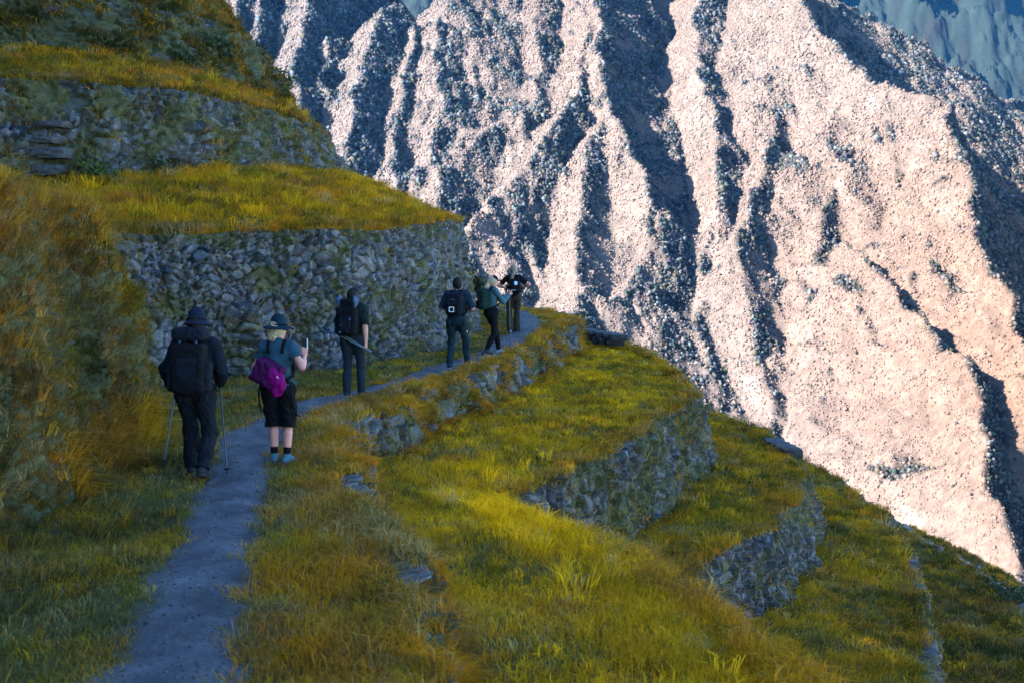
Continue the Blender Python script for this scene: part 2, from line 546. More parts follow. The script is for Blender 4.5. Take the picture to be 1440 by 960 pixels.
# ------------------------------------------------------------------ dry stone walls
def stone_wall(name, label, cTop, cBot, t0, t1, du=0.035, dv=0.03, su=0.34, sv=0.22, depth=0.11, moss=0.35, seed=0, rough=0.05, pale=1.0):
    td = np.linspace(t0, t1, 3000)
    cb = catmull(cBot, td); ct = catmull(cTop, td)
    s = np.concatenate([[0], np.cumsum(np.linalg.norm(np.diff(cb, axis=0), axis=1))])
    nu = int(s[-1] / du)
    U = np.linspace(0, s[-1], nu)
    t = np.interp(U, s, td)
    b = catmull(cBot, t); c = catmull(cTop, t)
    n2 = normals2d(b)
    k = max(3, int(0.6 / du)) | 1
    ker = np.ones(k) / k
    n2 = np.stack([np.convolve(np.pad(n2[:, i], k // 2, mode='edge'), ker, 'valid') for i in (0, 1)], 1)
    H = np.linalg.norm(c - b, axis=1)
    nv = max(8, int(H.max() / dv))
    v = np.concatenate([np.linspace(-0.14, 0.99, nv), [1.0, 1.0, 1.0, 1.0]])
    inn = np.concatenate([np.zeros(nv), [0.05, 0.13, 0.24, 0.34]])
    P = b[:, None, :] + (c - b)[:, None, :] * v[None, :, None]
    warp_xy(P)
    P[..., 2] += gz(P[..., 0], P[..., 1])
    P[..., :2] -= n2[:, None, :] * inn[None, :, None]
    P[..., 2] -= (np.clip(inn - 0.12, 0, 1) * 1.2)[None, :]
    Uu = np.broadcast_to(U[:, None], P.shape[:2]); Vv = H[:, None] * v[None, :] - inn[None, :]
    wu = Uu + 0.2 * vnoise(Uu * 1.7, Vv * 1.7, seed) + 0.03 * vnoise(Uu * 7, Vv * 7, seed + 5); wv = Vv + 0.16 * vnoise(Uu * 1.5 + 9, Vv * 1.5, seed + 1) + 0.03 * vnoise(Uu * 6, Vv * 7, seed + 6)
    # two sizes of stone mixed in patches
    f1, f2, cid, ex, ey = voronoi(wu / su, wv / sv, seed + 2)
    g1, g2, gid, hx_, hy_ = voronoi(wu / (su * 0.55), wv / (sv * 0.6), seed + 4)
    big = vnoise(Uu * 0.7, Vv * 0.9, seed + 9) > -0.05
    e = np.where(big, f2 - f1, (g2 - g1) * 0.8)
    rid = np.where(big, cid, gid)
    joint = 1 - np.clip(e / 0.13, 0, 1)
    bump = 1.15 * depth * (1 - joint ** 2) * (0.45 + 1.0 * rid) + 0.06 * fbm(Uu * 5, Vv * 5, seed + 12, 5) + rough * fbm(Uu * 0.8, Vv * 0.8, seed + 14, 3)
    bump = bump + su * ((np.modf(rid * 37.0)[0] - 0.5) * np.where(big, ex, hx_ * .55) + (np.modf(rid * 71.3)[0] - 0.4) * np.where(big, ey, hy_ * .55)) * 0.75 * (1 - joint)
    bump = bump * np.where(inn > 0, 0.6, 1.0)[None, :]
    P[..., :2] += n2[:, None, :] * bump[..., None]
    P[..., 2] += 0.25 * bump
    r2 = np.modf(rid * 91.7)[0]
    stone = (np.array((0.095, 0.102, 0.102)) * (0.3 + 1.2 * r2[..., None]) + np.array((0.03, 0.012, -0.01)) * (np.modf(rid * 57.1)[0] - 0.5)[..., None] * 2) * pale
    lich = np.clip(fbm(Uu * 9, Vv * 9, seed + 21, 4) * 2.2 - 0.25, 0, 1)[..., None]
    stone = stone * (1 - 0.6 * lich) + np.array((0.21, 0.23, 0.225)) * 0.6 * lich
    soil = np.array((0.016, 0.015, 0.009))
    mossc = np.array((0.075, 0.08, 0.018)) * (0.6 + 0.8 * vnoise(Uu * 3, Vv * 3, seed + 25)[..., None] ** 2)
    mn = fbm(Uu * 1.1, Vv * 1.3, seed + 30, 5) + (moss - 0.5) * 1.2
    mf = np.clip(mn * 2.5 + 0.5 * joint + 0.9 * fbm(Uu * 7, Vv * 7, seed + 35, 3) - 0.1, 0, 1)[..., None]
    jf = np.clip(joint * 1.5 - 0.25 + 0.5 * fbm(Uu * 4, Vv * 4, seed + 33, 3), 0, 1)[..., None]
    col = stone * (1 - jf) + soil * jf
    col = col * (1 - 0.8 * mf) + mossc * 0.8 * mf
    o = mesh_np(name, P.reshape(-1, 3), grid_faces(*P.shape[:2])[:, ::-1], M_STONE, tint=np.clip(col, 0.005, 0.9).reshape(-1, 3))
    tag(o, label, 'wall')
    return P, o


W2, o_w2 = stone_wall('stone_wall', 'tall curved dry stone wall rising beside the path behind the hikers', cE2, cB2, 6.6, 12.6, 0.022, 0.02, 0.23, 0.165, 0.13, 0.58, 5, pale=0.78)
Wb, o_wb = stone_wall('grassy_bank', 'steep near bank at left overgrown with dry orange brown grass', cE2, cB2, 2.4, 7.1, 0.04, 0.04, 0.42, 0.3, 0.05, 1.25, 15, rough=0.24, pale=0.4)
tag(o_wb, cat='bank')
W3, o_w3 = stone_wall('stone_wall', 'weedy stone wall of the second terrace up with jutting step stones', cE3, cB3, 5.5, 12.6, 0.045, 0.04, 0.40, 0.28, 0.14, 0.72, 25, pale=0.55)
W4, o_w4 = stone_wall('stone_wall', 'topmost overgrown stone wall high on the hillside', cE4, cB4, 5.5, 12.6, 0.06, 0.06, 0.45, 0.3, 0.16, 1.0, 35, rough=0.2, pale=0.4)
W1, o_w1 = stone_wall('stone_wall', 'low grass covered stone edging just below the path', cE1, cB1, 2.4, 12.6, 0.03, 0.028, 0.40, 0.42, 0.15, 0.62, 45, rough=0.12, pale=0.6)
W0, o_w0 = stone_wall('stone_wall', 'curved stone wall holding up the grassy lower terrace with the bright crest', cE0, cB0, 4.5, 12.6, 0.022, 0.02, 0.20, 0.22, 0.13, 0.70, 55, rough=0.16, pale=0.45)
X1, o_x1 = stone_wall('stone_wall', 'curved stone wall one terrace further down at lower right', cL1, cD1, 5.0, 12.6, 0.022, 0.02, 0.17, 0.22, 0.11, 0.60, 65, rough=0.12, pale=0.48)
X2, o_x2 = stone_wall('stone_wall', 'stone wall seen edge on near the bottom right corner', cL2, cD2, 4.0, 12.6, 0.05, 0.04, 0.2, 0.24, 0.12, 0.8, 75, pale=0.4)
X3, o_x3 = stone_wall('stone_wall', 'lowest stone wall at the right edge below every other terrace', cL3, cD3, 4.0, 12.6, 0.06, 0.05, 0.3, 0.28, 0.12, 0.5, 85)


def boulder(name, center, size, mat, tint, seed, parent=None, flat=0.0):
    """weathered block: a subdivided cube pushed towards an ellipsoid with chipped faces"""
    n = 14
    g = np.linspace(-1, 1, n)
    V = []; F = []
    for ax in range(3):
        for sg in (-1, 1):
            a, b = np.meshgrid(g, g, indexing='ij')
            p = np.zeros((n, n, 3)); p[..., ax] = sg; p[..., (ax + 1) % 3] = a * sg; p[..., (ax + 2) % 3] = b
            f = grid_faces(n, n)
            F.append(f + len(V) * n * n); V.append(p.reshape(-1, 3))
    V = np.concatenate(V); F = np.concatenate(F)
    r = np.linalg.norm(V, axis=1, keepdims=True)
    V = V * (0.6 + 0.4 / r)
    d = 1 + 0.12 * fbm(V[:, 0] * 1.3 + seed * 3.1, V[:, 1] * 1.3 + V[:, 2] * 1.7, seed, 4) + 0.05 * vnoise(V[:, 0] * 4 + V[:, 2] * 3, V[:, 1] * 4 + V[:, 2], seed + 3)
    V = V * d[:, None] * np.asarray(size) * 0.5
    sh = 0.8 + 0.35 * fbm(V[:, 0] * 9, V[:, 1] * 9 + V[:, 2] * 7, seed + 8, 3)
    o = mesh_np(name, V, F, mat, tint=np.asarray(tint)[None] * sh[:, None], parent=parent, loc=center)
    return o


# step stones jutting out of the second wall at the far left
for k, (px, py, w) in enumerate([(76, 176, 1.0), (62, 198, 0.95), (74, 216, 1.15), (70, 240, 0.9)]):
    q = far(px, py, 26.1 - 0.12 * k)
    boulder('step_stone', tuple(q), (w * 0.65, 0.7, 0.15 if k < 2 else 0.24), M_STONE, (0.07, 0.075, 0.073), 11 + k, parent=o_w3)

# short wall ends standing at the rims of the terraces against the valley, each with its own stones
def ruin(label, a, b, h, n, seed):
    r = empty('wall_remnant', ((a + b) / 2).tolist())
    tag(r, label, 'wall')
    k = 0
    for lay in range(2):
        for i in range(n):
            f = (i + 0.5 + 0.5 * (lay % 2)) / (n + 0.5)
            p = (a + (b - a) * f) - (a + b) / 2
            boulder('stone', (p[0], p[1], h * (0.25 + 0.5 * lay)), (np.linalg.norm(b - a) / n * 1.15, 0.5, h * 0.62), M_STONE, np.array((0.05, 0.055, 0.055)) * (0.7 + 0.5 * rng.random()), seed + k, parent=r)
            k += 1


ra, rb = far(800, 474, 37.0), far(876, 486, 34.0)
ruin('low dark remnant of walling on the far rim of the grassy lower terrace', ra, rb, 0.3, 7, 40)
ra, rb = far(1082, 640, 27.6), far(1116, 652, 26.0)
ruin('dark block end of walling on the rim at right above the valley', ra, rb, 0.36, 4, 60)

# exposed boulders in the edging under the path
for k, (px, py, z, sz, lb) in enumerate([
        (497, 612, -0.42, (0.42, 0.45, 0.62), 'pale split boulder in the path edging right of the woman in shorts'),
        (517, 634, -0.6, (0.28, 0.35, 0.5), 'narrow grey stone leaning against the split boulder below the path'),
        (742, 508, -0.35, (0.4, 0.5, 0.65), 'grey upright stone in the path edging at the far bend'),
        (768, 500, -0.4, (0.42, 0.5, 0.7), 'tall pale stone at the end of the path edging'),
        (600, 474, 0.12, (0.7, 0.4, 0.22), 'flat stone lying in the grass under the tall wall')]):
    q = at(px, py, z)
    tag(boulder('boulder', tuple(q), sz, M_STONE, (0.15, 0.155, 0.155), 80 + k), lb, 'boulder')

# ------------------------------------------------------------------ grass
W_PATHSIDE = (1.6, .6, .5, .22, .3, .2, .0, 1.6, 0)
W_MIX = (1.6, .45, 3.4, .8, .2, .2, .0, .12, .9)
W_LOW = (1.4, .7, 2.0, .7, .2, .3, .0, .2, .1)
W_DRY = (.25, .15, 1.0, 1.9, .5, .9, .08, .05, 0)
W_UP = (.9, .6, 2.0, 1.2, .15, .4, .04, .05, .2)
W_DARK = (.8, 2.4, .4, .35, .08, .6, .03, .25, 0)


def clump(x, y, s, f=1.2):
    return np.clip(0.75 + 0.9 * fbm(x * f, y * f, s, 3), 0.12, 2.0)


# path terrace
pile = Pile()
p, n, v = scatter(P1g, lambda x, y, z, u, v: 2600 * np.clip(path_dist(x, y) / 0.2 + 0.55 + 0.9 * vnoise(x * 3, y * 3, 99), 0, 1) * clump(x, y, 101))
pd = path_dist(p[:, 0], p[:, 1])
edge = np.clip((v - 0.62) / 0.25, 0, 1)            # towards the outer rim
w = np.array(W_PATHSIDE)[None] * (1 - edge[:, None]) + np.array(W_DRY)[None] * edge[:, None]
left = ((v < 0.35) & (p[:, 1] < 15)).astype(float)[:, None]  # grass left of the path coloured darker in place of shade
w = w * (1 - 0.75 * left) + np.array(W_DARK)[None] * 0.75 * left
L = 0.85 * (0.055 + 0.05 * np.clip(pd, 0, 0.8) + 0.09 * edge) * clump(p[:, 0], p[:, 1], 103, 0.9) + 0.02
pile.add(blades(p, n, L, pick(w, p[:, 0], p[:, 1], 200), lean=0.8, droop=0.5))
# coarse tussocks between the bank and the path
p, n, v = scatter(P1g, lambda x, y, z, u, v: 1300 * (v < 0.42) * (y < 14) * (path_dist(x, y) > 0.12) * np.clip(fbm(x * 1.3, y * 1.3, 110, 3) * 3, 0, 1.5))
pile.add(blades(p, n, 0.24, pick(np.array(W_DARK) + np.array((0, 0, 0, 0, 0, 0, 0, 1.6, 0)), p[:, 0], p[:, 1], 210), lean=1.1, droop=0.7, wind=(0.5, 0.0)))
pile.add(tussocks(P1g, lambda x, y, z, u, v: 34 * (path_dist(x, y) > 0.02) * clump(x, y, 140, 1.6), .09, W_PATHSIDE, 600)[0])
pile.add(tussocks(P1g, lambda x, y, z, u, v: 60 * (v > 0.86) * clump(x, y, 141, 1.6), .15, W_DRY, 610)[0])
pile.build('grass', 'short worn grass on both sides of the hiking path', 'grass')

# long grass lolling over the rims of the lower walls
pile = Pile()
for G, s_ in ((P0g, 700), (Pm1, 710), (Pm2, 720), (P2g, 730), (P3g, 740)):
    ts = tussocks(G, lambda x, y, z, u, v: 130 * (v > 0.92) * np.clip(fbm(x * .9, y * .9, s_, 3) * 2 + .8, 0.1, 2), .21, (.7, .9, .7, .7, .3, .8, .02, .2, 0), s_, spread=.12, droop=1.3)[0]
    if ts: pile.add(ts)
pile.build('grass', 'long drooping grass along the rims of the terraces', 'grass')

# near bank
pile = Pile()
p, n, v = scatter(Wb, lambda x, y, z, u, v: 4600 * np.clip(0.75 + 0.7 * fbm(y * 1.1, z * 1.4, 120, 3), 0.35, 1.5))
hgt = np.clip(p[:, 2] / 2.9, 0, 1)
w = (np.array((.6, .8, .2, .3, 1.1, 1.5, .03, .3, 0))[None] * 0.7 + np.array((0, 0, .8, 1.6, .5, .3, .05, 0, 0))[None] * hgt[:, None] ** 5 * 2.5) + np.array(W_DARK)[None] * (1 - hgt[:, None]) * 1.6  # blades darken towards the foot of the bank, shade put into their colour
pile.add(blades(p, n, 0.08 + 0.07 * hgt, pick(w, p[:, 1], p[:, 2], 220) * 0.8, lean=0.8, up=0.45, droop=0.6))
p, n, v = scatter(Wb, lambda x, y, z, u, v: 1500 * (z > 2.35))
pile.add(blades(p, n, 0.26, pick(W_DRY, p[:, 0], p[:, 1], 230), lean=0.7, up=0.8, droop=0.6))
p, n, v = scatter(Wb, lambda x, y, z, u, v: 2400 * (z < 0.5) * (y > 11.5))
pile.add(blades(p, n, 0.34, pick((.3, .5, 1.0, 1.2, .3, .7, 0, 0, .1), p[:, 0], p[:, 1], 231), lean=0.9, up=0.6, droop=0.8))
pile.add(tussocks(Wb, lambda x, y, z, u, v: 40 * np.clip(0.6 + fbm(y * .9, z * .9, 150, 3), 0.1, 2), .2, (.5, 1.2, .2, .4, .8, 1.4, .03, .4, 0), 620, droop=1.0)[0])
pile.build('grass', 'dry orange grass hanging over the near bank', 'grass')

# lower grassy terrace with the bright crest
pile = Pile()
p, n, v = scatter(P0g, lambda x, y, z, u, v: 2500 * clump(x, y, 131, 1.0))
L = 0.075 * clump(p[:, 0], p[:, 1], 133, 0.9) + 0.03
w = np.broadcast_to(np.array(W_MIX), (len(p), 9)).copy()
crest = np.clip((v - 0.62) / 0.3, 0, 1) * np.clip((16.2 - p[:, 1]) / 1.5, 0, 1) * np.clip((p[:, 1] - 6.0) / 4, 0.2, 1)
gold = np.clip((v - 0.5) / 0.3, 0, 1) * np.exp(-((p[:, 1] - 13.4) / 1.7) ** 2)  # glow of reflected light on the crest, put into the blade colour
w += crest[:, None] * np.array((0, 0, 6, 5.0, .3, .2, 0, 0, 5)) + gold[:, None] * np.array((0, 0, 6, 1, .4, 0, 0, 0, 80))
deep = np.clip((p[:, 1] - 20) / 10, 0, 1)[:, None]
w = w + deep * np.array((1.2, .6, 0, 0, 0, 0, 0, .1, 0))
pile.add(blades(p, n, L + 0.09 * crest, pick(w, p[:, 0], p[:, 1], 240, 0.8), lean=0.7, droop=0.5))
p, n, v = scatter(P0g, lambda x, y, z, u, v: 1500 * (v > 0.86) * (y < 16) + 700 * (v > 0.93) * (y >= 16))
g2 = np.exp(-((p[:, 1] - 13.6) / 1.4) ** 2)  # same painted glow on the tall rim blades
w = np.array((.4, .2, 1.6, 1.8, .5, .5, .0, .1, 0))[None] + g2[:, None] * np.array((0, 0, 2, 0, 0, 0, 0, 0, 18))
pile.add(blades(p, n, 0.24, pick(w, p[:, 0], p[:, 1], 250), lean=0.7, up=0.75, droop=0.6))
pile.add(tussocks(P0g, lambda x, y, z, u, v: 44 * clump(x, y, 142, 1.3), .12, W_MIX, 630)[0])
pile.add(tussocks(P0g, lambda x, y, z, u, v: 60 * np.exp(-((y - 13.2) / 2.2) ** 2) * (v > .6), .22, (0, 0, 1, .6, .2, 0, 0, 0, 9), 640)[0])  # tussocks tinted with the painted crest glow
pile.build('grass', 'yellow green grass on the terrace below the path', 'grass')

# lower right terraces
pile = Pile()
for G, wts, s in ((Pm1, W_LOW, 300), (Pm2, W_LOW, 320), (Pm3, W_DARK, 340), (Pm4, W_DARK, 350), (Pl, W_DARK, 355)):
    p, n, v = scatter(G, lambda x, y, z, u, v: 2300 * clump(x, y, s, 0.9))
    L = 0.10 * clump(p[:, 0], p[:, 1], s + 3, 0.7) + 0.03
    w = np.broadcast_to(np.array(wts), (len(p), 9)) + np.clip((v - 0.7) / 0.3, 0, 1)[:, None] * np.array((0, 0, .6, .5, .2, .2, 0, 0, 0))
    pile.add(blades(p, n, L, pick(w, p[:, 0], p[:, 1], s + 5, 0.7), lean=0.8, droop=0.6, wind=(0.25, 0)))
    ts = tussocks(G, lambda x, y, z, u, v: 40 * clump(x, y, s + 9, 1.1), .15, wts, s + 8, spread=.1)[0]
    if ts: pile.add(ts)
pile.build('grass', 'darker long grass on the terraces stepping down to the right', 'grass')

# uphill terraces and hill
pile = Pile()
for G, wts, s, dn in ((P2g, W_UP, 400, 2600), (P3g, (1.2, 1.2, 1.0, .9, .1, .5, .08, .15, 0), 420, 2300), (P4b, (.5, 3.4, .2, .25, .05, .7, .03, .2, 0), 440, 2400), (P5b, (.5, 3.4, .2, .25, .05, .7, .03, .2, 0), 450, 1300)):
    p, n, v = scatter(G, lambda x, y, z, u, v: dn * clump(x, y, s, 0.9), maxd=80)
    L = 0.14 * clump(p[:, 0], p[:, 1], s + 3, 0.8) + 0.03
    w = np.broadcast_to(np.array(wts), (len(p), 9)) + np.clip((v - 0.75) / 0.25, 0, 1)[:, None] * np.array((0, 0, .3, .9, 0, .5, .08, 0, 0))
    pile.add(blades(p, n, L, pick(w, p[:, 0], p[:, 1], s + 5, 0.6), lean=0.8, droop=0.5))
    ts = tussocks(G, lambda x, y, z, u, v: 40 * clump(x, y, s + 9, 1.1), .22, wts, s + 8, spread=.12)[0]
    if ts: pile.add(ts)
pile.build('grass', 'gold and green grass on the terraces above the stone wall', 'grass')

# loose gravel on the path
gp_, gn_, _v = scatter(PP, lambda x, y, z, u, v: 260 * (path_dist(x, y) < 0))
k_ = len(gp_)
oc = np.array([(1, 0, 0), (-1, 0, 0), (0, 1, 0), (0, -1, 0), (0, 0, .8), (0, 0, -.8)], float)
of = np.array([(0, 2, 4), (2, 1, 4), (1, 3, 4), (3, 0, 4), (2, 0, 5), (1, 2, 5), (3, 1, 5), (0, 3, 5)])
sz_ = (0.005 + 0.016 * rng.random(k_) ** 4)[:, None, None]
gV = gp_[:, None, :] + oc[None] * sz_ * rng.uniform(.6, 1.3, (k_, 6, 1))
gF = of[None] + (np.arange(k_) * 6)[:, None, None]
gT = np.repeat(np.array((0.08, 0.084, 0.088)) * rng.uniform(.5, 1.4, (k_, 1)), 6, axis=0)
tag(mesh_np('gravel', gV.reshape(-1, 3), gF.reshape(-1, 3), M_STONE, smooth=False, tint=gT), 'loose pebbles scattered over the trodden path', 'gravel', kind='stuff')

# weeds growing out of the walls
pile = Pile()
for W, wts, s, dn, L in ((W2, (.9, .9, .6, .5, .3, .8, .1, .2, 0), 500, 900, .08), (W3, W_DARK, 510, 1500, .15), (W4, (.4, 3.6, .2, .25, .05, .7, .03, .2, 0), 520, 3600, .2),
                         (W1, (.7, .4, 1.0, 1.2, .4, .6, .05, .1, 0), 530, 8000, .16), (W0, (.7, .8, .4, .5, .3, .6, 0, .5, 0), 540, 1300, .14), (X1, (.6, .6, .5, .5, .3, .6, 0, .3, 0), 550, 1000, .12), (X2, W_DARK, 560, 2500, .14), (X3, W_DARK, 570, 900, .12)):
    p, n, v = scatter(W, lambda x, y, z, u, v: dn * np.clip(0.2 + 1.6 * fbm((x + y) * 0.8, z * 1.2, s, 4), 0, 2) + 900 * (v > 0.93) + dn * 1.2 * (v < 0.1), maxd=60)
    pile.add(blades(p, n, L, pick(wts, p[:, 0] + p[:, 1], p[:, 2] * 2, s + 5), lean=0.9, up=0.35, droop=0.9))
pile.build('grass', 'weeds and moss tufts rooted in the stone walls', 'grass')

# ------------------------------------------------------------------ the mountain across the valley
# ridges: polylines of (photo column, photo row, metres away) turned into points in space; slope to the left and right of the line of descent
def rid(pts, out=0.0, sl=1.2, sr=1.5):
    """pts: (photo column, photo row[, extra metres nearer]); the face as a whole falls 0.6 m per metre towards the viewer"""
    q = []
    for p in pts:
        d = 660.0 / (0.6 - (320 - p[1]) / FPX) - out - (p[2] if len(p) > 2 else 0)
        q.append(far(p[0], p[1], d))
    return np.array(q), sl, sr


RIDGES = [
    # main crest running down to the right, the spur that carries the terminator, the low spur in front
    rid([(960, -170), (1050, -90), (1150, -8, 40), (1235, 30, -280), (1340, 92, -650), (1440, 152, -1000), (1500, 185, -1150)], 0, 1.2, 3.2),
    rid([(1060, -110), (1105, -20, 20), (1150, 35, 50), (1210, 92, 60), (1262, 126, 60), (1328, 156, 60), (1356, 215, 80), (1375, 300, 80), (1410, 420, 60), (1480, 600, 40)], 110, 0.95, 2.0),
    rid([(1190, 330, -40), (1262, 408, 20), (1310, 488, 40), (1364, 506, 60), (1388, 575, 60), (1396, 680, 60), (1450, 830, 60)], 110, 0.9, 1.8),
    rid([(1560, 330), (1600, 480), (1660, 640)], -120, 1.6, 1.2),
    # middle ridge left of the dark ravine
    rid([(860, -160), (838, -60), (834, 20), (842, 100), (878, 190), (905, 285, -20), (890, 340, -110), (860, 450, -180), (850, 600, -200)], 75, 1.0, 1.6),
    rid([(925, 300), (890, 380), (850, 480), (820, 620)], 35, .75, .65),
    rid([(700, 340), (720, 430), (730, 560)], 45, .8, .7),
    rid([(1000, -90), (985, 20), (985, 110), (1000, 190, 10), (1005, 300, 20), (985, 420), (1010, 560)], 10, 1.5, .8),
    rid([(1100, -60), (1092, 110), (1075, 230), (1050, 350), (1060, 480), (1090, 640)], 40, .9, .8),
    rid([(1150, 110), (1180, 230), (1160, 350), (1190, 480), (1220, 640)], 55, .9, .85),
    # left mountain with its ribs
    rid([(740, -120), (690, -60), (640, 0), (615, 32), (604, 80), (622, 150), (606, 220), (618, 300), (600, 400)], 30, .95, 0.75),
    rid([(690, -60), (688, 20, -10), (672, 100, -10), (668, 180, -20), (680, 260, -30), (660, 360, -60)], 5, 1.0, .8),
    rid([(760, -120), (750, 20), (752, 110, -15), (735, 180, -15), (745, 260), (720, 360), (720, 480)], 25, 1.0, .8),
    rid([(830, -60), (815, 60), (800, 140), (760, 200), (700, 260), (655, 330), (640, 420)], 60, 1.0, .9),
    rid([(850, 160), (812, 220), (822, 300), (800, 390), (790, 500)], 65, 1.0, .9),
    rid([(760, 260), (752, 340), (770, 430), (760, 540)], 30, 1.0, .9),
    rid([(600, 28), (585, 34), (572, 90), (565, 160), (552, 230), (540, 330)], 5, 1.1, 1.0),
    rid([(552, -4, -10), (545, 9), (524, 60), (500, 120), (498, 170), (478, 230), (470, 330)], 35, 1.1, 1.15),
    rid([(500, 60, -10), (470, 60), (463, 120), (462, 180), (455, 240)], -5, 1.2, 1.1),
    rid([(455, -110), (440, -40), (435, 0), (432, 40), (428, 110), (436, 170), (450, 260)], 35, 1.1, 1.15),
    rid([(400, -80), (372, 0), (360, 40), (352, 110), (360, 200)], 10, 1.1, 1.1),
    rid([(370, -100), (345, 0), (318, 30), (300, 100), (310, 200)], 30, 1.1, 1.15),
    rid([(310, -100), (255, 0), (215, 60), (200, 180)], 30, 1.3, 1.5),
    rid([(300, -130), (400, -110), (455, -110), (480, -90)], 0, 1.2, 1.5),
    rid([(740, -120), (860, -160), (960, -170), (1060, -110)], 0, 1.2, 1.2),
]


def mountain_z(x, y):
    wx = x + 15 * fbm(x / 150, y / 150, 700, 3) + 5 * vnoise(x / 34, y / 34, 704)
    wy = y + 15 * fbm(x / 150 + 40, y / 150, 701, 3) + 6 * vnoise(x / 34 + 9, y / 34, 705)
    Z = np.full(x.shape, -900.0)
    for pts, sl, sr in RIDGES:
        best = np.full(x.shape, -1e9)
        for a, b in zip(pts[:-1], pts[1:]):
            ab = b[:2] - a[:2]
            L = ab @ ab + 1e-9
            h = np.clip(((wx - a[0]) * ab[0] + (wy - a[1]) * ab[1]) / L, 0, 1)
            dx = wx - (a[0] + h * ab[0]); dy = wy - (a[1] + h * ab[1])
            d = np.hypot(dx, dy)
            # which side: descending direction b - a ; screen left is the side with smaller x
            side = np.where(dx < 0, sl, sr)
            z = a[2] + h * (b[2] - a[2]) - side * d * (1.0 - 0.16 * np.clip(d / 300, 0, 1)) + 0.0
            best = np.maximum(best, z)
        k = 7.0
        Z = np.maximum(Z, best) + k * 0.25 * np.maximum(k - np.abs(Z - best), 0) ** 2 / (k * k)
    # gullies and rock ribs
    rg = 1 - np.abs(fbm(wx / 60, wy / 110, 710, 4)) * 2
    Z = Z + 17 * fbm(x / 120, y / 150, 708, 3) + 8 * (rg - 0.6) + 3.2 * fbm(x / 38, y / 38, 712, 4)
    rg2 = 1 - np.abs(fbm(wx / 23, wy / 52, 715, 3)) * 2
    Z = Z + 3.4 * (rg2 - 0.6)
    return Z


mx = np.arange(-700, 1150, 2.6); my = np.concatenate([np.arange(470, 1700, 3.0), np.arange(1700, 2800, 6.0)])
MX, MY = np.meshgrid(mx, my, indexing='ij')
MZ = mountain_z(MX, MY)
MP = np.stack([MX, MY, MZ], -1)
gxx = np.gradient(MZ, mx, axis=0); gyy = np.gradient(MZ, my, axis=1)
MN = np.stack([-gxx, -gyy, np.ones_like(MZ)], -1)
MN /= np.linalg.norm(MN, axis=-1, keepdims=True)
steep = np.hypot(gxx, gyy)
# where pale grass and bare rock show between the trees
bn = fbm(MX / 55, (MY + MZ * 0.6) / 55, 730, 5)
bare = np.clip(((steep - 1.25) * 0.3 + bn * 1.1 + 0.35 * fbm(MX / 18, MZ / 40, 731, 3) + np.clip(gxx, -1.1, 0.7) * 0.8 + 0.22 + 0.16 * np.clip((MX + 130) / 80, 0, 1) - 0.1 * np.clip((-150 - MX) / 80, 0, 1) + 0.3 * np.exp(-((MX - 0) / 100) ** 2 - ((MZ + 30) / 75) ** 2)) * 2.2 + 0.3, 0, 1)  # slopes turned from the sun also coloured as dark forest, deepening their shade
rocktint = np.array((0.074, 0.067, 0.061)) * (1 + 0.3 * fbm(MX / 9, MZ / 34, 733, 4)[..., None])
cliff = np.clip(fbm(MX / 26, MZ / 75, 735, 4) * 2.2 - 0.45, 0, 1)[..., None] * np.clip((steep - 1.0) * 1.5, 0, 1)[..., None]
rocktint = rocktint * (1 - cliff) + np.array((0.115, 0.11, 0.106)) * cliff
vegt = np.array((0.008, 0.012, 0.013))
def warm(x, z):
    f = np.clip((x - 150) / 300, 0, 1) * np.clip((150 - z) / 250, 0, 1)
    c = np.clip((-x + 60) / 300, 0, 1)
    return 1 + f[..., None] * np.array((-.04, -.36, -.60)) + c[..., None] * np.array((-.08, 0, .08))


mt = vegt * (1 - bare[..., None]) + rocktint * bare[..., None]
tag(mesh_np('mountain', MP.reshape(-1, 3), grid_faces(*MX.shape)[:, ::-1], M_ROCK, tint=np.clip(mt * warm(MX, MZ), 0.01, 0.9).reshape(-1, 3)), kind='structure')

# forest: every crown a lumpy dome, in the part of the mountain that can be seen
view = MP - np.array([0, 0, CAMZ])
vd = np.linalg.norm(view, axis=-1)
cosv = -(MN * view).sum(-1) / vd
th = math.tan(TH)
depth = MY * math.cos(TH) - (MZ - CAMZ) * math.sin(TH)
cu = MX / depth; cv = ((MZ - CAMZ) * math.cos(TH) + MY * math.sin(TH)) / depth
inv = (np.abs(cu) < 0.46) & (cv > -0.30) & (cv < 0.32) & (cosv > -0.12) & (cu > -0.33)
cell = 2.6 * np.gradient(my)[None, :]
densT = cell * np.sqrt(1 + steep ** 2) * inv * (1.0 - bare * 0.2) * 0.36 * np.clip(0.8 + 0.9 * fbm(MX / 30, MY / 30, 741, 3), 0.15, 1.6)
cnt = rng.poisson(densT.ravel())
idx = np.repeat(np.arange(cnt.size), cnt)
ii, jj = np.unravel_index(idx, MX.shape)
tx = mx[ii] + rng.uniform(-1.3, 1.3, len(idx)); ty = my[jj] + rng.uniform(-1.5, 1.5, len(idx))
tz = MZ[ii, jj] + gxx[ii, jj] * (tx - mx[ii]) + gyy[ii, jj] * (ty - my[jj])
nt_ = len(tx)
print('forest crowns', nt_)
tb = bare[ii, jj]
tr = (0.6 + 1.3 * rng.random(nt_) ** 2) * (1 - 0.42 * tb) * np.clip(np.hypot(tx, ty) / 1150, 0.6, 1.1) * (0.8 + 0.5 * np.clip(fbm(tx / 80, ty / 80, 745, 2) + 0.5, 0, 1)) * np.where(rng.random(nt_) < 0.08, 1.5, 1.0)


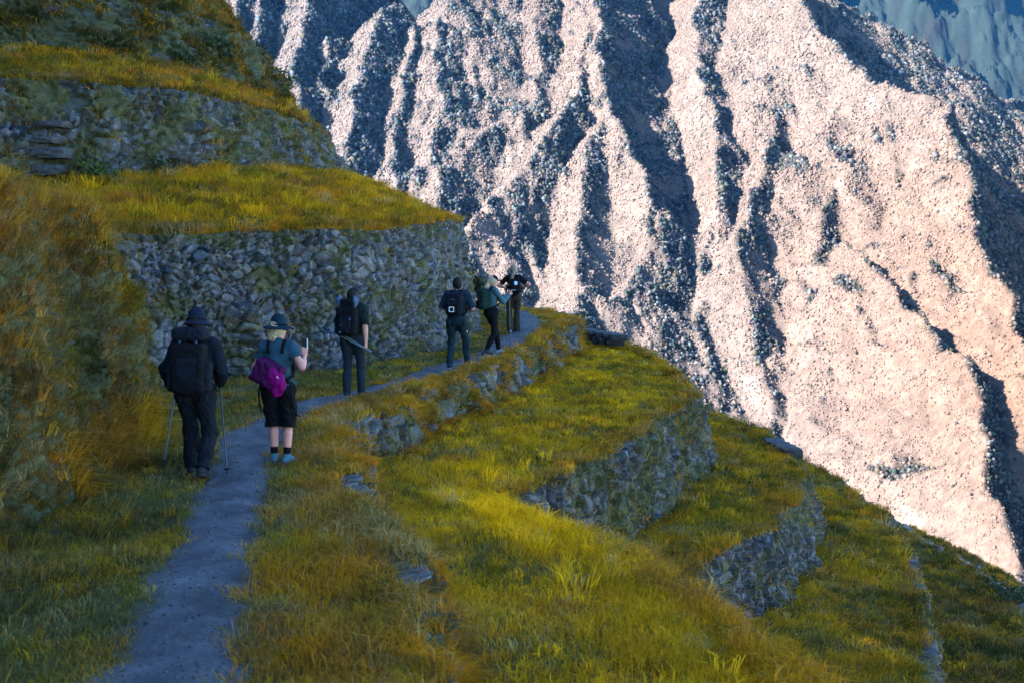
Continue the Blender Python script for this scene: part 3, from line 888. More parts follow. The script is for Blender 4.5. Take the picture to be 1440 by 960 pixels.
def dome(nr=3, na=6, seed=0):
    r = np.random.default_rng(seed)
    V = [(0, 0, 1.0)]
    for k in range(1, nr + 1):
        ph = k / nr * 2.15
        for a in range(na):
            q = (a + 0.5 * (k % 2)) / na * 2 * math.pi + r.normal() * 0.12
            s = 1 + 0.34 * r.normal()
            V.append((math.sin(ph) * math.cos(q) * s, math.sin(ph) * math.sin(q) * s, math.cos(ph) * (1 + 0.25 * r.normal())))
    F = [(0, 1 + a, 1 + (a + 1) % na) for a in range(na)]
    for k in range(nr - 1):
        for a in range(na):
            p0 = 1 + k * na + a; p1 = 1 + k * na + (a + 1) % na
            F.append((p0, p0 + na, p1 + na)); F.append((p0, p1 + na, p1))
    return np.array(V), np.array(F)


VS = []; FS = []; TS = []; off = 0
variant = rng.integers(0, 10, nt_)
tcol = np.array((0.029, 0.037, 0.041)) * np.where(rng.random((nt_, 1)) < 0.25, 2.1, 1.0) * rng.uniform(0.55, 1.2, (nt_, 1)) + rng.normal(0, 0.003, (nt_, 3))
yel = rng.random(nt_) < 0.10
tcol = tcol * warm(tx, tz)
pal_ = (rng.random(nt_) < 0.88 * tb)  # crowns follow the same mask: paler on sunward slopes, darker on shaded ones
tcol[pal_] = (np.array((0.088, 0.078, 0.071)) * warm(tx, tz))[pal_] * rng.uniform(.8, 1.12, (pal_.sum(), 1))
yel &= ~pal_
tcol[yel] = np.array((0.048, 0.05, 0.036))
for k in range(10):
    dv, df = dome(3, 6, 900 + k)
    s = np.where(variant == k)[0]
    ang = rng.random(len(s)) * 6.28
    ca, sa = np.cos(ang)[:, None], np.sin(ang)[:, None]
    X = dv[None, :, 0] * ca - dv[None, :, 1] * sa; Y = dv[None, :, 0] * sa + dv[None, :, 1] * ca
    hz = rng.uniform(0.85, 1.35, (len(s), 1))
    V = np.stack([tx[s, None] + X * tr[s, None], ty[s, None] + Y * tr[s, None], tz[s, None] + (dv[None, :, 2] * hz + 0.3) * tr[s, None]], -1)
    F = df[None] + (np.arange(len(s)) * len(dv))[:, None, None] + off
    VS.append(V.reshape(-1, 3)); FS.append(F.reshape(-1, 3)); TS.append(np.repeat(tcol[s], len(dv), axis=0)); off += V.shape[0] * V.shape[1]
tag(mesh_np('forest', np.concatenate(VS), np.concatenate(FS), M_TREE, smooth=False, tint=np.clip(np.concatenate(TS), 0.01, 1)),
    'dense cloud forest covering the mountain across the valley', 'forest', kind='stuff')

# farther ranges behind the mountain
hx = np.arange(-1400, 2400, 8.0); hy = np.arange(2900, 5700, 9.0)
HX, HY = np.meshgrid(hx, hy, indexing='ij')
HZ = -700 + (HY - 2900) * 0.72 + 260 * (1 - np.abs(fbm(HX / 620 + 3, HY / 1000, 760, 4)) * 2) + 60 * fbm(HX / 120, HY / 120, 762, 4) + 40 * (1 - np.abs(vnoise(HX / 150, HY / 300, 766)) * 2) + 22 * vnoise(HX / 30, HY / 30, 763) + 7.0 * rng.normal(size=HX.shape)
ht = np.array((0.010, 0.017, 0.016)) * (1 + 0.5 * fbm(HX / 90, HY / 90, 765, 4)[..., None])
tag(mesh_np('hills', np.stack([HX, HY, HZ], -1).reshape(-1, 3), grid_faces(*HX.shape)[:, ::-1], M_ROCK, tint=np.clip(ht, 0.01, 1).reshape(-1, 3)), kind='structure')

# valley floor out to the horizon
hz_ = bpy.data.materials.new('haze'); hz_.use_nodes = True
hn = hz_.node_tree; hn.nodes.clear()
ho = hn.nodes.new('ShaderNodeOutputMaterial'); hv = hn.nodes.new('ShaderNodeVolumePrincipled')
hv.inputs['Color'].default_value = (0.04, 0.36, 1.0, 1)
hv.inputs['Density'].default_value = 0.8e-5
hv.inputs['Anisotropy'].default_value = 0.0
hn.links.new(hv.outputs[0], ho.inputs['Volume'])
q = np.array([(x, y, z) for x in (-6000, 6000) for y in (-6000, 6500) for z in (-907, 2300)], float)
tag(mesh_np('haze', q, np.array([[0, 1, 3, 2], [4, 6, 7, 5], [0, 4, 5, 1], [2, 3, 7, 6], [0, 2, 6, 4], [1, 5, 7, 3]]), hz_, smooth=False), 'thin blue haze filling the valley air', 'haze', kind='stuff')
gv = np.array([(-5900, -5900, -905), (5900, -5900, -905), (5900, 6400, -905), (-5900, 6400, -905)], float)
tag(mesh_np('ground', gv, np.array([[0, 1, 2, 3]]), M_ROCK, tint=np.tile(np.array((0.06, 0.065, 0.04)), (4, 1))), kind='structure')

# ------------------------------------------------------------------ people: one continuous surface per body, grown from tapered limbs on a fine grid
class Blob:
    def __init__(s): s.items = []; s.cuts = []; s.warp = None
    def cone(s, a, b, ra, rb, k=0.02):
        s.items.append(('c', np.array(a, float), np.array(b, float), ra, rb, k)); return s
    def ell(s, c, r, k=0.02, rot=None):
        s.items.append(('e', np.array(c, float), np.array(r, float), rot, None, k)); return s
    def box(s, c, h, rr, k=0.02, rot=None):
        s.items.append(('b', np.array(c, float), np.array(h, float), rr, rot, k)); return s
    def fn(s, c, ext, f, k=0.01):
        s.items.append(('f', np.array(c, float), np.array(ext, float), f, None, k)); return s
    def cut(s, p, n):                      # remove the side towards which n points
        n = np.array(n, float); s.cuts.append((np.array(p, float), n / np.linalg.norm(n))); return s

    def bounds(s, it):
        t = it[0]
        if t == 'c':
            r = max(it[3], it[4]); return np.minimum(it[1], it[2]) - r, np.maximum(it[1], it[2]) + r
        if t == 'e':
            r = it[2] if it[3] is None else np.full(3, it[2].max()); return it[1] - r, it[1] + r
        if t == 'b':
            r = it[2] + it[3] if it[4] is None else np.full(3, np.linalg.norm(it[2]) + it[3]); return it[1] - r, it[1] + r
        return it[1] - it[2], it[1] + it[2]

    def mesh(s, vs):
        bb = [s.bounds(i) for i in s.items]
        lo = np.min([b[0] for b in bb], 0) - 0.05; hi = np.max([b[1] for b in bb], 0) + 0.05
        n = np.ceil((hi - lo) / vs).astype(int) + 1
        D = np.full(tuple(n), 0.2, np.float32)
        ax = [lo[i] + vs * np.arange(n[i]) for i in range(3)]
        for it, (b0, b1) in zip(s.items, bb):
            k = it[5]; pad = k + 3 * vs
            i0 = np.maximum(((b0 - pad - lo) / vs).astype(int), 0); i1 = np.minimum(((b1 + pad - lo) / vs).astype(int) + 2, n)
            sl = tuple(slice(i0[q], i1[q]) for q in range(3))
            X, Y, Z = np.meshgrid(*[ax[q][sl[q]] for q in range(3)], indexing='ij')
            P = np.stack([X, Y, Z], -1)
            if it[0] == 'c':
                a, b = it[1], it[2]; ab = b - a
                h = np.clip(((P - a) @ ab) / (ab @ ab + 1e-12), 0, 1)
                d = np.linalg.norm(P - a - h[..., None] * ab, axis=-1) - (it[3] + (it[4] - it[3]) * h)
            elif it[0] == 'e':
                q = P - it[1]
                if it[3] is not None: q = q @ it[3]
                k0 = np.linalg.norm(q / it[2], axis=-1); k1 = np.linalg.norm(q / it[2] ** 2, axis=-1)
                d = k0 * (k0 - 1) / (k1 + 1e-9)
            elif it[0] == 'b':
                q = P - it[1]
                if it[4] is not None: q = q @ it[4]
                q = np.abs(q) - it[2]
                d = np.linalg.norm(np.maximum(q, 0), axis=-1) + np.minimum(q.max(-1), 0) - it[3]
            else:
                d = it[3](P)
            D0 = D[sl]
            if k > 0:
                h = np.maximum(k - np.abs(D0 - d), 0) / k
                D[sl] = np.minimum(D0, d) - h * h * k * 0.25
            else:
                D[sl] = np.minimum(D0, d)
        X, Y, Z = np.meshgrid(*ax, indexing='ij', sparse=True)
        if s.warp is not None:
            D += s.warp(X, Y, Z).astype(np.float32)
        for p, nn in s.cuts:
            D = np.maximum(D, (X - p[0]) * nn[0] + (Y - p[1]) * nn[1] + (Z - p[2]) * nn[2])
        return surfnet(D, lo, vs)


def surfnet(D, lo, vs):
    S = D < 0
    nx, ny, nz = D.shape
    cnt = np.zeros((nx - 1, ny - 1, nz - 1), np.int8)
    for a in (0, 1):
        for b in (0, 1):
            for c in (0, 1):
                cnt += S[a:nx - 1 + a, b:ny - 1 + b, c:nz - 1 + c]
    ci = np.argwhere((cnt > 0) & (cnt < 8))
    idx = -np.ones(cnt.shape, np.int64); idx[tuple(ci.T)] = np.arange(len(ci))
    acc = np.zeros((len(ci), 3)); m = np.zeros(len(ci))
    cor = [np.array((a, b, c)) for a in (0, 1) for b in (0, 1) for c in (0, 1)]
    for p in cor:
        for ax in range(3):
            if p[ax] == 0:
                q = p.copy(); q[ax] = 1
                d0 = D[tuple((ci + p).T)]; d1 = D[tuple((ci + q).T)]
                cr = (d0 < 0) != (d1 < 0)
                t = np.where(cr, d0 / np.where(cr, d0 - d1, 1), 0)
                acc += np.where(cr[:, None], p + (q - p) * t[:, None], 0); m += cr
    V = lo + (ci + acc / m[:, None]) * vs
    F = []
    for ax in range(3):
        o = [(1, 2), (2, 0), (0, 1)][ax]
        s0 = [slice(1, -1)] * 3; s1 = [slice(1, -1)] * 3
        s0[ax] = slice(0, -1); s1[ax] = slice(1, None)
        a, b = S[tuple(s0)], S[tuple(s1)]
        e = np.argwhere(a != b)
        fl = a[tuple(e.T)]
        base = e.copy()
        for q in range(3):
            if q != ax: base[:, q] += 1
        def cell(du, dv):
            c = base.copy(); c[:, o[0]] -= du; c[:, o[1]] -= dv
            return idx[tuple(c.T)]
        Q = np.stack([cell(1, 1), cell(0, 1), cell(0, 0), cell(1, 0)], 1)
        Q[~fl] = Q[~fl][:, ::-1]
        F.append(Q)
    return V, np.concatenate(F)


def wrinkle(amp, fr, seed):
    r = np.random.default_rng(seed)
    ks = [(r.normal(size=3) * fr * (1 + i * 0.6), r.random() * 6.28, amp / (1 + 0.5 * i)) for i in range(5)]
    def f(X, Y, Z):
        o = 0
        for kv, ph, a in ks:
            o = o + a * np.sin(kv[0] * X + kv[1] * Y + kv[2] * Z + ph + 1.5 * np.sin(kv[1] * 0.4 * X - kv[0] * 0.4 * Z))
        return o
    return f


def unit(v):
    v = np.array(v, float); return v / (np.linalg.norm(v) + 1e-12)


def ik(a, c, l1, l2, hint):
    a = np.array(a, float); c = np.array(c, float)
    d = c - a; L = np.linalg.norm(d)
    if L > (l1 + l2) * 0.999:
        c = a + d / L * (l1 + l2) * 0.999; d = c - a; L = np.linalg.norm(d)
    u = d / L
    x = (l1 * l1 - l2 * l2 + L * L) / (2 * L)
    h = math.sqrt(max(l1 * l1 - x * x, 0))
    n = np.array(hint, float); n = n - u * (n @ u); n = unit(n)
    return a + u * x + n * h, c


class Frame:
    """unit person (1.75 m) in the world: feet at loc, turned by yaw (0 = walking away from the camera), scaled by s"""
    def __init__(s, loc, yaw, sc): s.loc = np.array(loc, float); s.yaw = yaw; s.s = sc
    def w(s, p):
        p = np.array(p, float) * s.s; c, q = math.cos(s.yaw), math.sin(s.yaw)
        return s.loc + np.array([c * p[0] - q * p[1], q * p[0] + c * p[1], p[2]])
    def thing(s, name, base=(0, 0, 0)):
        e = empty(name, tuple(s.w(base)), s.yaw); return e
    def part(s, name, blob, mat, parent, base=(0, 0, 0), vs=0.008):
        V, F = blob.mesh(vs) if isinstance(blob, Blob) else blob
        return mesh_np(name, (V - np.array(base)) * s.s, F, mat, parent=parent)


def tube(pts, rad, n=8):
    pts = np.array(pts, float); rad = np.broadcast_to(np.asarray(rad, float), (len(pts),))
    t = np.gradient(pts, axis=0); t /= np.linalg.norm(t, axis=1)[:, None] + 1e-12
    ref = np.array((0.3, 0.2, 1.0)) if abs(unit(pts[-1] - pts[0])[2]) < 0.8 else np.array((1.0, 0.2, 0.1))
    a = np.cross(t, ref); a /= np.linalg.norm(a, axis=1)[:, None]
    b = np.cross(t, a)
    th = np.linspace(0, 2 * math.pi, n, endpoint=False)
    V = pts[:, None, :] + rad[:, None, None] * (np.cos(th)[None, :, None] * a[:, None, :] + np.sin(th)[None, :, None] * b[:, None, :])
    F = []
    m = len(pts)
    for i in range(m - 1):
        for j in range(n):
            F.append((i * n + j, i * n + (j + 1) % n, (i + 1) * n + (j + 1) % n, (i + 1) * n + j))
    V = np.concatenate([V.reshape(-1, 3), pts[:1], pts[-1:]])
    for j in range(n):
        F.append((m * n, (j + 1) % n, j, j)); F.append((m * n + 1, (m - 1) * n + j, (m - 1) * n + (j + 1) % n, (m - 1) * n + (j + 1) % n))
    return V, np.array([f if f[2] != f[3] else (f[0], f[1], f[2], f[2]) for f in F])


def tube_tri(pts, rad, n=8):
    V, F = tube(pts, rad, n)
    T = np.concatenate([F[:, [0, 1, 2]], F[:, [0, 2, 3]]])
    T = T[(T[:, 0] != T[:, 1]) & (T[:, 1] != T[:, 2]) & (T[:, 0] != T[:, 2])]
    return V, T


def hand(B, wrist, d, palm, side, curl, k=0.006, grow=1.0):
    """palm, four unequal fingers and a thumb; d: finger direction, palm: palm normal, side +1 right hand / -1 left hand"""
    d = unit(d); n = unit(np.array(palm) - d * (np.array(palm) @ d)); w = np.cross(d, n) * side
    wr = np.array(wrist)
    for o in (-0.024, -0.008, 0.008, 0.024):
        B.cone(wr + d * 0.012 + w * o * 0.7, wr + d * 0.082 + w * o * 1.15, 0.017, 0.0125, 0.012)
    for i, (o, L) in enumerate(((0.030, .068), (0.010, .078), (-0.010, .072), (-0.029, .056))):
        p = wr + d * (0.088 - 0.004 * abs(i - 1)) + w * o
        a = 0.25
        for seg, r0, r1 in ((.45, .0098, .009), (.31, .009, .0083), (.24, .0083, .0075)):
            a += curl * (0.75 if seg == .45 else 1.0)
            q = p + (d * math.cos(a) + n * math.sin(a)) * L * seg * grow
            B.cone(p, q, r0, r1, k); p = q
    p = wr + d * 0.028 + w * 0.030
    q = p + unit(d * 0.55 + w * 0.75 + n * 0.35) * 0.042
    B.cone(p, q, 0.0135, 0.0105, 0.008)
    r = q + unit(d * 0.8 + w * 0.1 + n * (0.35 + 0.3 * curl)) * 0.034
    B.cone(q, r, 0.0105, 0.0085, k)


SKIN = plain('skin', (0.40, 0.18, 0.125), 0.55, 0.35, var=0.12)
SKIN_P = plain('skin_pale', (0.48, 0.21, 0.155), 0.55, 0.35, var=0.12)
EYE = plain('eye_white', (0.5, 0.5, 0.48), 0.3)
LIP = plain('lips', (0.30, 0.11, 0.10), 0.5)


def cloth(name, col, var=0.25, rough=0.85): return plain(name, tuple(0.55 * q for q in col), rough, 0.06, bump=0.35, bscale=90.0, var=var)


C_BLACK = cloth('black_cloth', (0.010, 0.011, 0.013))
C_DNAVY = cloth('dark_navy_jacket', (0.012, 0.017, 0.026))
C_DTROU = cloth('charcoal_trousers', (0.014, 0.019, 0.025))
C_NAVYHAT = cloth('navy_hat', (0.016, 0.026, 0.05))
C_TEALHAT = cloth('teal_blue_hat', (0.012, 0.04, 0.06))
C_BLUE = cloth('blue_shirt', (0.035, 0.10, 0.14))
C_MAG = cloth('magenta_nylon', (0.26, 0.005, 0.145), rough=0.6)
C_PURP = cloth('dark_purple_nylon', (0.07, 0.008, 0.06), rough=0.6)
C_DGREEN = cloth('dark_green_shirt', (0.013, 0.028, 0.024))
C_SLATE = cloth('slate_blue_mat', (0.11, 0.17, 0.27))
C_SLTROU = cloth('slate_trousers', (0.022, 0.036, 0.045))
C_NAVYT = cloth('navy_shirt', (0.016, 0.036, 0.062))
C_DTEAL = cloth('dark_teal_trousers', (0.018, 0.040, 0.050))
C_TEALT = cloth('teal_top', (0.075, 0.175, 0.20))
C_GPACK = cloth('dark_green_nylon', (0.014, 0.045, 0.038), rough=0.6)
C_OLIVE = cloth('olive_trousers', (0.048, 0.046, 0.028))
C_SHOE = plain('dark_shoe', (0.014, 0.018, 0.022), 0.7, 0.2, var=0.3)
C_SHOET = plain('teal_shoe', (0.045, 0.12, 0.14), 0.7, 0.2, var=0.3)
C_SHOEG = plain('grey_shoe', (0.16, 0.17, 0.19), 0.7, 0.2, var=0.2)
C_SOLE = plain('white_sole', (0.55, 0.55, 0.56), 0.7, 0.2)
C_SOLED = plain('dark_sole', (0.03, 0.03, 0.032), 0.8, 0.2)
C_WHITE = plain('white_print', (0.62, 0.66, 0.72), 0.7, 0.2)
C_CYAN = plain('pale_blue_print', (0.38, 0.58, 0.70), 0.7, 0.2)
C_BLOND = plain('blond_hair', (0.36, 0.27, 0.16), 0.5, 0.4, bump=0.6, bscale=60.0, var=0.35)
C_BROWN = plain('dark_hair', (0.008, 0.007, 0.006), 0.6, 0.15, bump=0.5, bscale=70.0)
C_LBROWN = plain('fair_brown_hair', (0.17, 0.125, 0.08), 0.5, 0.4, bump=0.6, bscale=60.0, var=0.35)
C_ALU = plain('blue_grey_pole', (0.10, 0.17, 0.21), 0.4, 0.5, metallic=0.2)
C_POLED = plain('dark_pole', (0.02, 0.024, 0.028), 0.4, 0.5)
C_RUB = plain('rubber', (0.015, 0.015, 0.016), 0.8, 0.2)
C_PHONE = plain('phone_body', (0.02, 0.02, 0.022), 0.25, 0.5)
C_PHONEF = plain('phone_pale_edge', (0.55, 0.58, 0.6), 0.3, 0.5)


class Person:
    def __init__(s, fr, foot_l, foot_r, lean=0.0, twist=0.0, hip=(0, 0), female=False, head=(0, 0), skin=SKIN, hip_drop=0.0, wide=1.0):
        """foot: (x, y, heel height, toe-out yaw)"""
        s.fr = fr; s.skin = skin; s.female = female; s.wide = wide
        s.hipc = np.array((hip[0], hip[1], 0.945 - hip_drop)); s.lean = lean; s.twist = twist
        s.hip = {q: s.hipc + np.array((q * 0.092, 0, -0.03)) for q in (-1, 1)}
        s.foot = {}
        for q, f in ((-1, foot_l), (1, foot_r)):
            x, y, hh, yaw = f
            fd = np.array((math.sin(-yaw), math.cos(yaw), 0.0))
            ank = np.array((x, y, 0.085 + hh)) - fd * 0.0
            toe = np.array((x, y, 0.028)) + fd * 0.175 * (1 - 0.35 * min(hh / 0.15, 1))
            heel = np.array((x, y, 0.04 + hh)) - fd * 0.055
            s.foot[q] = (ank, toe, heel, fd)
        s.knee = {}
        for q in (-1, 1):
            k, a = ik(s.hip[q], s.foot[q][0], 0.426, 0.413, np.array((q * 0.12, 1, 0)) + s.foot[q][3] * 0.6)
            s.knee[q] = k
        sw = 0.165 if female else 0.19
        s.sh = {q: s.T((q * sw * wide, 0, 1.425)) for q in (-1, 1)}
        s.neck = s.T((0, 0.0, 1.48)); s.hyaw, s.hpit = head
        s.hc = s.neck + np.array((0, 0.03 + 0.1 * math.sin(lean), 0.145))
        s.arm = {}

    def T(s, p):
        p = np.array(p, float)
        z = p[2] - 0.95
        c, q = math.cos(s.twist), math.sin(s.twist)
        x, y = c * p[0] - q * p[1], q * p[0] + c * p[1]
        cl, sl = math.cos(s.lean), math.sin(s.lean)
        return s.hipc + np.array((x, y * cl + z * sl, z * cl - y * sl))

    def RT(s):
        """rotation of the trunk (columns: its axes)"""
        return np.stack([s.T((1, 0, .95)) - s.T((0, 0, .95)), s.T((0, 1, .95)) - s.T((0, 0, .95)), s.T((0, 0, 1.95)) - s.T((0, 0, .95))], 1)

    def set_arm(s, q, wrist, hint, d=None, palm=None, curl=0.9):
        e, w = ik(s.sh[q], wrist, 0.285, 0.25, hint)
        s.arm[q] = (e, w, unit(w - e) if d is None else d, np.array((-q, 0.2, 0)) if palm is None else palm, curl)

    def HR(s):
        c, q = math.cos(s.hyaw), math.sin(s.hyaw)
        Rz = np.array(((c, -q, 0), (q, c, 0), (0, 0, 1.0)))
        c, q = math.cos(s.hpit), math.sin(s.hpit)
        Rx = np.array(((1, 0, 0), (0, c, -q), (0, q, c)))
        return Rz @ Rx

    def hp(s, p): return s.hc + s.HR() @ np.array(p, float)

    def trunk(s, B, g=0.0, k=0.05, low=True):
        R_ = s.RT(); f = s.female; w = s.wide
        B.ell(s.T((0, 0, 1.30)), ((.145 if f else .165) * w + g, .105 + g, .20 + g), k, R_)
        B.ell(s.T((0, 0.01, 1.10)), ((.120 if f else .145) * w + g, .10 + g, .17 + g), k, R_)
        if low: B.ell(s.T((0, -0.005, .96)), ((.165 if f else .162) * w + g, .115 + g, .12 + g), k, R_)
        B.cone(s.sh[-1] * .9 + s.sh[1] * .1, s.sh[1] * .9 + s.sh[-1] * .1, .055 + g, .055 + g, k)
        if f:
            for q in (-1, 1): B.ell(s.T((q * .07, .085, 1.27)), np.full(3, .06 + g), .03)

    def limb_arm(s, B, q, g=0.0, to=1.0, k=0.03, ghem=0.0):
        e, w = s.arm[q][:2]; sh = s.sh[q]
        B.cone(sh, e, .050 + g, .040 + g * .9, k)
        if to > 0.5: B.cone(e, e + (w - e) * 0.45, .040 + g * .9, .038 + g * .8, k); B.cone(e + (w - e) * 0.3, w, .039 + g * .8, .026 + g + ghem, k)

    def limb_leg(s, B, q, g=0.0, k=0.03, gcalf=None, gank=None):
        gc = g if gcalf is None else gcalf; ga = gc if gank is None else gank
        h, kn, (an, toe, heel, fd) = s.hip[q], s.knee[q], s.foot[q]
        f = 1.06 if s.female else 1.0
        B.cone(h, kn, (.083 + g) * f, .054 + g * .9, k + .02)
        B.cone(h + np.array((q * .02, -.05, -.02)), h + (kn - h) * .45, .07 + g, .06 + g, .05)
        B.cone(kn, an, .052 + gc * .95, .036 + ga, k)
        cm = kn + (an - kn) * .28 - fd * .012
        B.cone(cm, kn + (an - kn) * .62, .050 + gc, .038 + (gc + ga) / 2, k)

    def body(s, thing, vs=0.0065):
        B = Blob()
        s.trunk(B)
        for q in (-1, 1):
            s.limb_leg(B, q)
            an, toe, heel, fd = s.foot[q]
            B.cone(an, heel + fd * .02, .036, .034, .02); B.cone(heel, toe - fd * .04, .034, .030, .02); B.cone(toe - fd * .05, toe, .03, .024, .01)
            s.limb_arm(B, q)
            e, w, d, palm, curl = s.arm[q]
            hand(B, w, d, palm, q, curl)
        B.cone(s.neck - np.array((0, 0.01, .05)), s.hc - np.array((0, .012, .05)), .058 if not s.female else .05, .052 if not s.female else .046, .04)
        HR = s.HR(); H = s.hp
        B.ell(H((0, -.008, .025)), (.075, .094, .088), .02, HR)
        B.ell(H((0, .022, -.045)), (.058, .068, .068), .03, HR)
        B.cone(H((0, .052, -.085)), H((0, .066, -.092)), .022, .018, .03)
        B.cone(H((0, .088, .012)), H((0, .108, -.026)), .009, .014, .012)
        for q in (-1, 1):
            B.ell(H((q * .077, -.008, -.008)), (.010, .020, .032), .008, HR)
            B.cone(H((q * .016, .088, .024)), H((q * .046, .078, .024)), .012, .010, .012)
            B.ell(H((q * .030, .081, .004)), (.0135, .0115, .0115), .004, HR)
        B.cone(H((-.02, .084, -.058)), H((.02, .084, -.058)), .0075, .0075, .006)
        V, F = B.mesh(vs)
        fc = V[F].mean(1)
        loc = (fc - s.hc) @ HR
        mi = np.zeros(len(F), int)
        for q in (-1, 1):
            mi[np.linalg.norm(loc - np.array((q * .030, .090, .004)), axis=1) < .0095] = 1
        mi[(np.abs(loc[:, 0]) < .024) & (np.abs(loc[:, 2] + .058) < .009) & (loc[:, 1] > .083)] = 2
        return mesh_np('body', V * s.fr.s, F, [s.skin, EYE, LIP], parent=thing, fmat=mi)

    # clothing -----------------------------------------------------
    def top(s, thing, name, mat, sleeve, hem=.86, seed=1, g=.014, neck=True):
        B = Blob(); s.trunk(B, g, .05)
        if hem < .9: B.ell(s.T((0, 0, .95)), (.172 * s.wide + g, .125 + g, .14), .05, s.RT())
        B.cone(s.neck - np.array((0, .005, .06)), s.neck + np.array((0, 0, .0)), .075, .062, .03)
        for q in (-1, 1):
            e, w = s.arm[q][:2]; sh = s.sh[q]
            if sleeve > 1:
                s.limb_arm(B, q, g + .006, 1.0, ghem=.004)
            else:
                B.cone(sh, sh + (e - sh) * sleeve, .056 + g, .050 + g, .03)
        B.warp = wrinkle(.0048, 24, seed)
        up = s.T((0, 0, hem)); B.cut(up, s.T((0, 0, .95)) - s.T((0, 0, 1.95)))
        if sleeve > 1:
            pass
        V, F = B.mesh(.008)
        if sleeve > 1:
            for q in (-1, 1):               # clean cuff: stop at the wrist
                e, w = s.arm[q][:2]; ax = unit(w - e)
                t = (V - w) @ ax; near = (np.linalg.norm(V - w - t[:, None] * ax, axis=1) < .07) & (t > -.005) & (t < .1)
                V[near] -= ax * (t[near] + .005)[:, None]
        else:
            for q in (-1, 1):
                e = s.arm[q][0]; sh = s.sh[q]; ax = unit(e - sh); c = sh + (e - sh) * sleeve
                t = (V - c) @ ax; near = (np.linalg.norm(V - c - t[:, None] * ax, axis=1) < .075) & (t > 0) & (t < .09)
                V[near] -= ax * t[near][:, None]
        return mesh_np(name, V * s.fr.s, F, mat, parent=thing)

    def bottoms(s, thing, name, mat, g=.018, gcalf=.024, gank=.03, stop=None, seed=2, waist=1.0):
        B = Blob()
        B.ell(s.T((0, -.005, .955)), (.165 * s.wide + g * .8, .118 + g, .125), .04, s.RT())
        B.cone(s.T((-.05, 0, 1.0)), s.T((.05, 0, 1.0)), .105 + g * .5, .105 + g * .5, .04)
        for q in (-1, 1):
            h, kn, (an, toe, heel, fd) = s.hip[q], s.knee[q], s.foot[q]
            if stop is None:
                s.limb_leg(B, q, g, .035, gcalf, gank)
                # keep the hem above the sole
            else:
                end = kn + (an - kn) * stop
                B.cone(h, h + (kn - h) * .6, .088 + g, .078 + g, .05); B.cone(h + (kn - h) * .4, end, .083 + g, .066 + g * 1.4, .04)
                B.cone(h + np.array((q * .02, -.05, -.02)), h + (kn - h) * .45, .07 + g, .06 + g, .05)
        B.warp = wrinkle(.0068 if g > .012 else .0025, 21, seed)
        B.cut(s.T((0, 0, waist + .06)), s.T((0, 0, 1.95)) - s.T((0, 0, .95)))
        V, F = B.mesh(.008)
        for q in (-1, 1):
            h, kn, (an, toe, heel, fd) = s.hip[q], s.knee[q], s.foot[q]
            ax = unit(an - kn); c = an - ax * .0 if stop is None else kn + (an - kn) * stop
            if stop is None: c = an + ax * .012
            t = (V - c) @ ax; near = (np.linalg.norm(V - c - t[:, None] * ax, axis=1) < .13) & (t > 0) & (t < .14) & ((V[:, 0] - s.hipc[0]) * q > -1)
            V[near] -= ax * t[near][:, None]
        return mesh_np(name, V * s.fr.s, F, mat, parent=thing)

    def shoe(s, thing, q, mat, sole, name='shoe', high=.05):
        an, toe, heel, fd = s.foot[q]
        B = Blob()
        ax = unit(s.knee[q] - an)
        B.cone(heel + np.array((0, 0, .008)), toe - fd * .05 + np.array((0, 0, .012)), .040, .040, .02)
        B.cone(toe - fd * .06 + np.array((0, 0, .008)), toe + np.array((0, 0, .004)), .040, .030, .02)
        B.cone(an - fd * .005, an + ax * high, .046, .046, .03)
        B.cone(an + fd * .02, toe - fd * .07 + np.array((0, 0, .02)), .045, .034, .03)
        u = unit(np.cross(np.cross(fd, toe - heel), toe - heel)) if heel[2] - toe[2] > .05 else np.array((0, 0, -1.0))
        if u[2] > 0: u = -u
        base = (heel + toe) / 2 + u * .022
        B.cut(base, u)
        B.cut(an + ax * (high + .012), ax)
        o = s.fr.part(name, B, mat, thing, vs=.007)
        S = Blob()
        S.cone(heel + u * .012, toe - fd * .05 + u * .012, .043, .044, .01); S.cone(toe - fd * .05 + u * .012, toe + u * .012, .044, .031, .01)
        S.cut(base + u * .012, u); S.cut(base - u * .006, -u)
        s.fr.part('sole', S, sole, o, vs=.007)
        return o

    def sock(s, thing, q, mat):
        an = s.foot[q][0]; ax = unit(s.knee[q] - an)
        B = Blob(); B.cone(an, an + ax * .13, .043, .046, .01); B.cut(an + ax * .125, ax)
        return s.fr.part('sock', B, mat, thing, vs=.007)

    def head_local(s, blob):
        """blob given in head space -> person space"""
        V, F = blob.mesh(.0065)
        return s.hc + V @ s.HR().T, F

    def hair_cap(s, thing, mat, lower=-.07, grow=.012, extra=None, name='hair', warp=.003):
        B = Blob()
        B.ell((0, -.012, .028), (.078 + grow, .097 + grow, .090 + grow), .02)
        B.ell((0, -.035, -.02), (.072 + grow, .075 + grow, .075 + grow), .03)
        B.cut((0, .055, 0.02), (0, 1, -.35)); B.cut((0, 0, lower), (0, .2, -1))
        B.warp = lambda X, Y, Z: warp * np.sin(95 * X + 20 * np.sin(9 * Z)) * np.cos(60 * Y + 11 * Z)
        V, F = s.head_local(B)
        o = mesh_np(name, V * s.fr.s, F, mat, parent=thing)
        if extra:
            B = Blob()
            for e in extra: B.cone(*e)
            B.warp = lambda X, Y, Z: .005 * np.sin(110 * X + 14 * np.sin(13 * Z)) + .003 * np.sin(160 * Y + 30 * X)
            V, F = s.head_local(B)
            mesh_np('hair_lock', V * s.fr.s, F, mat, parent=o)
        return o

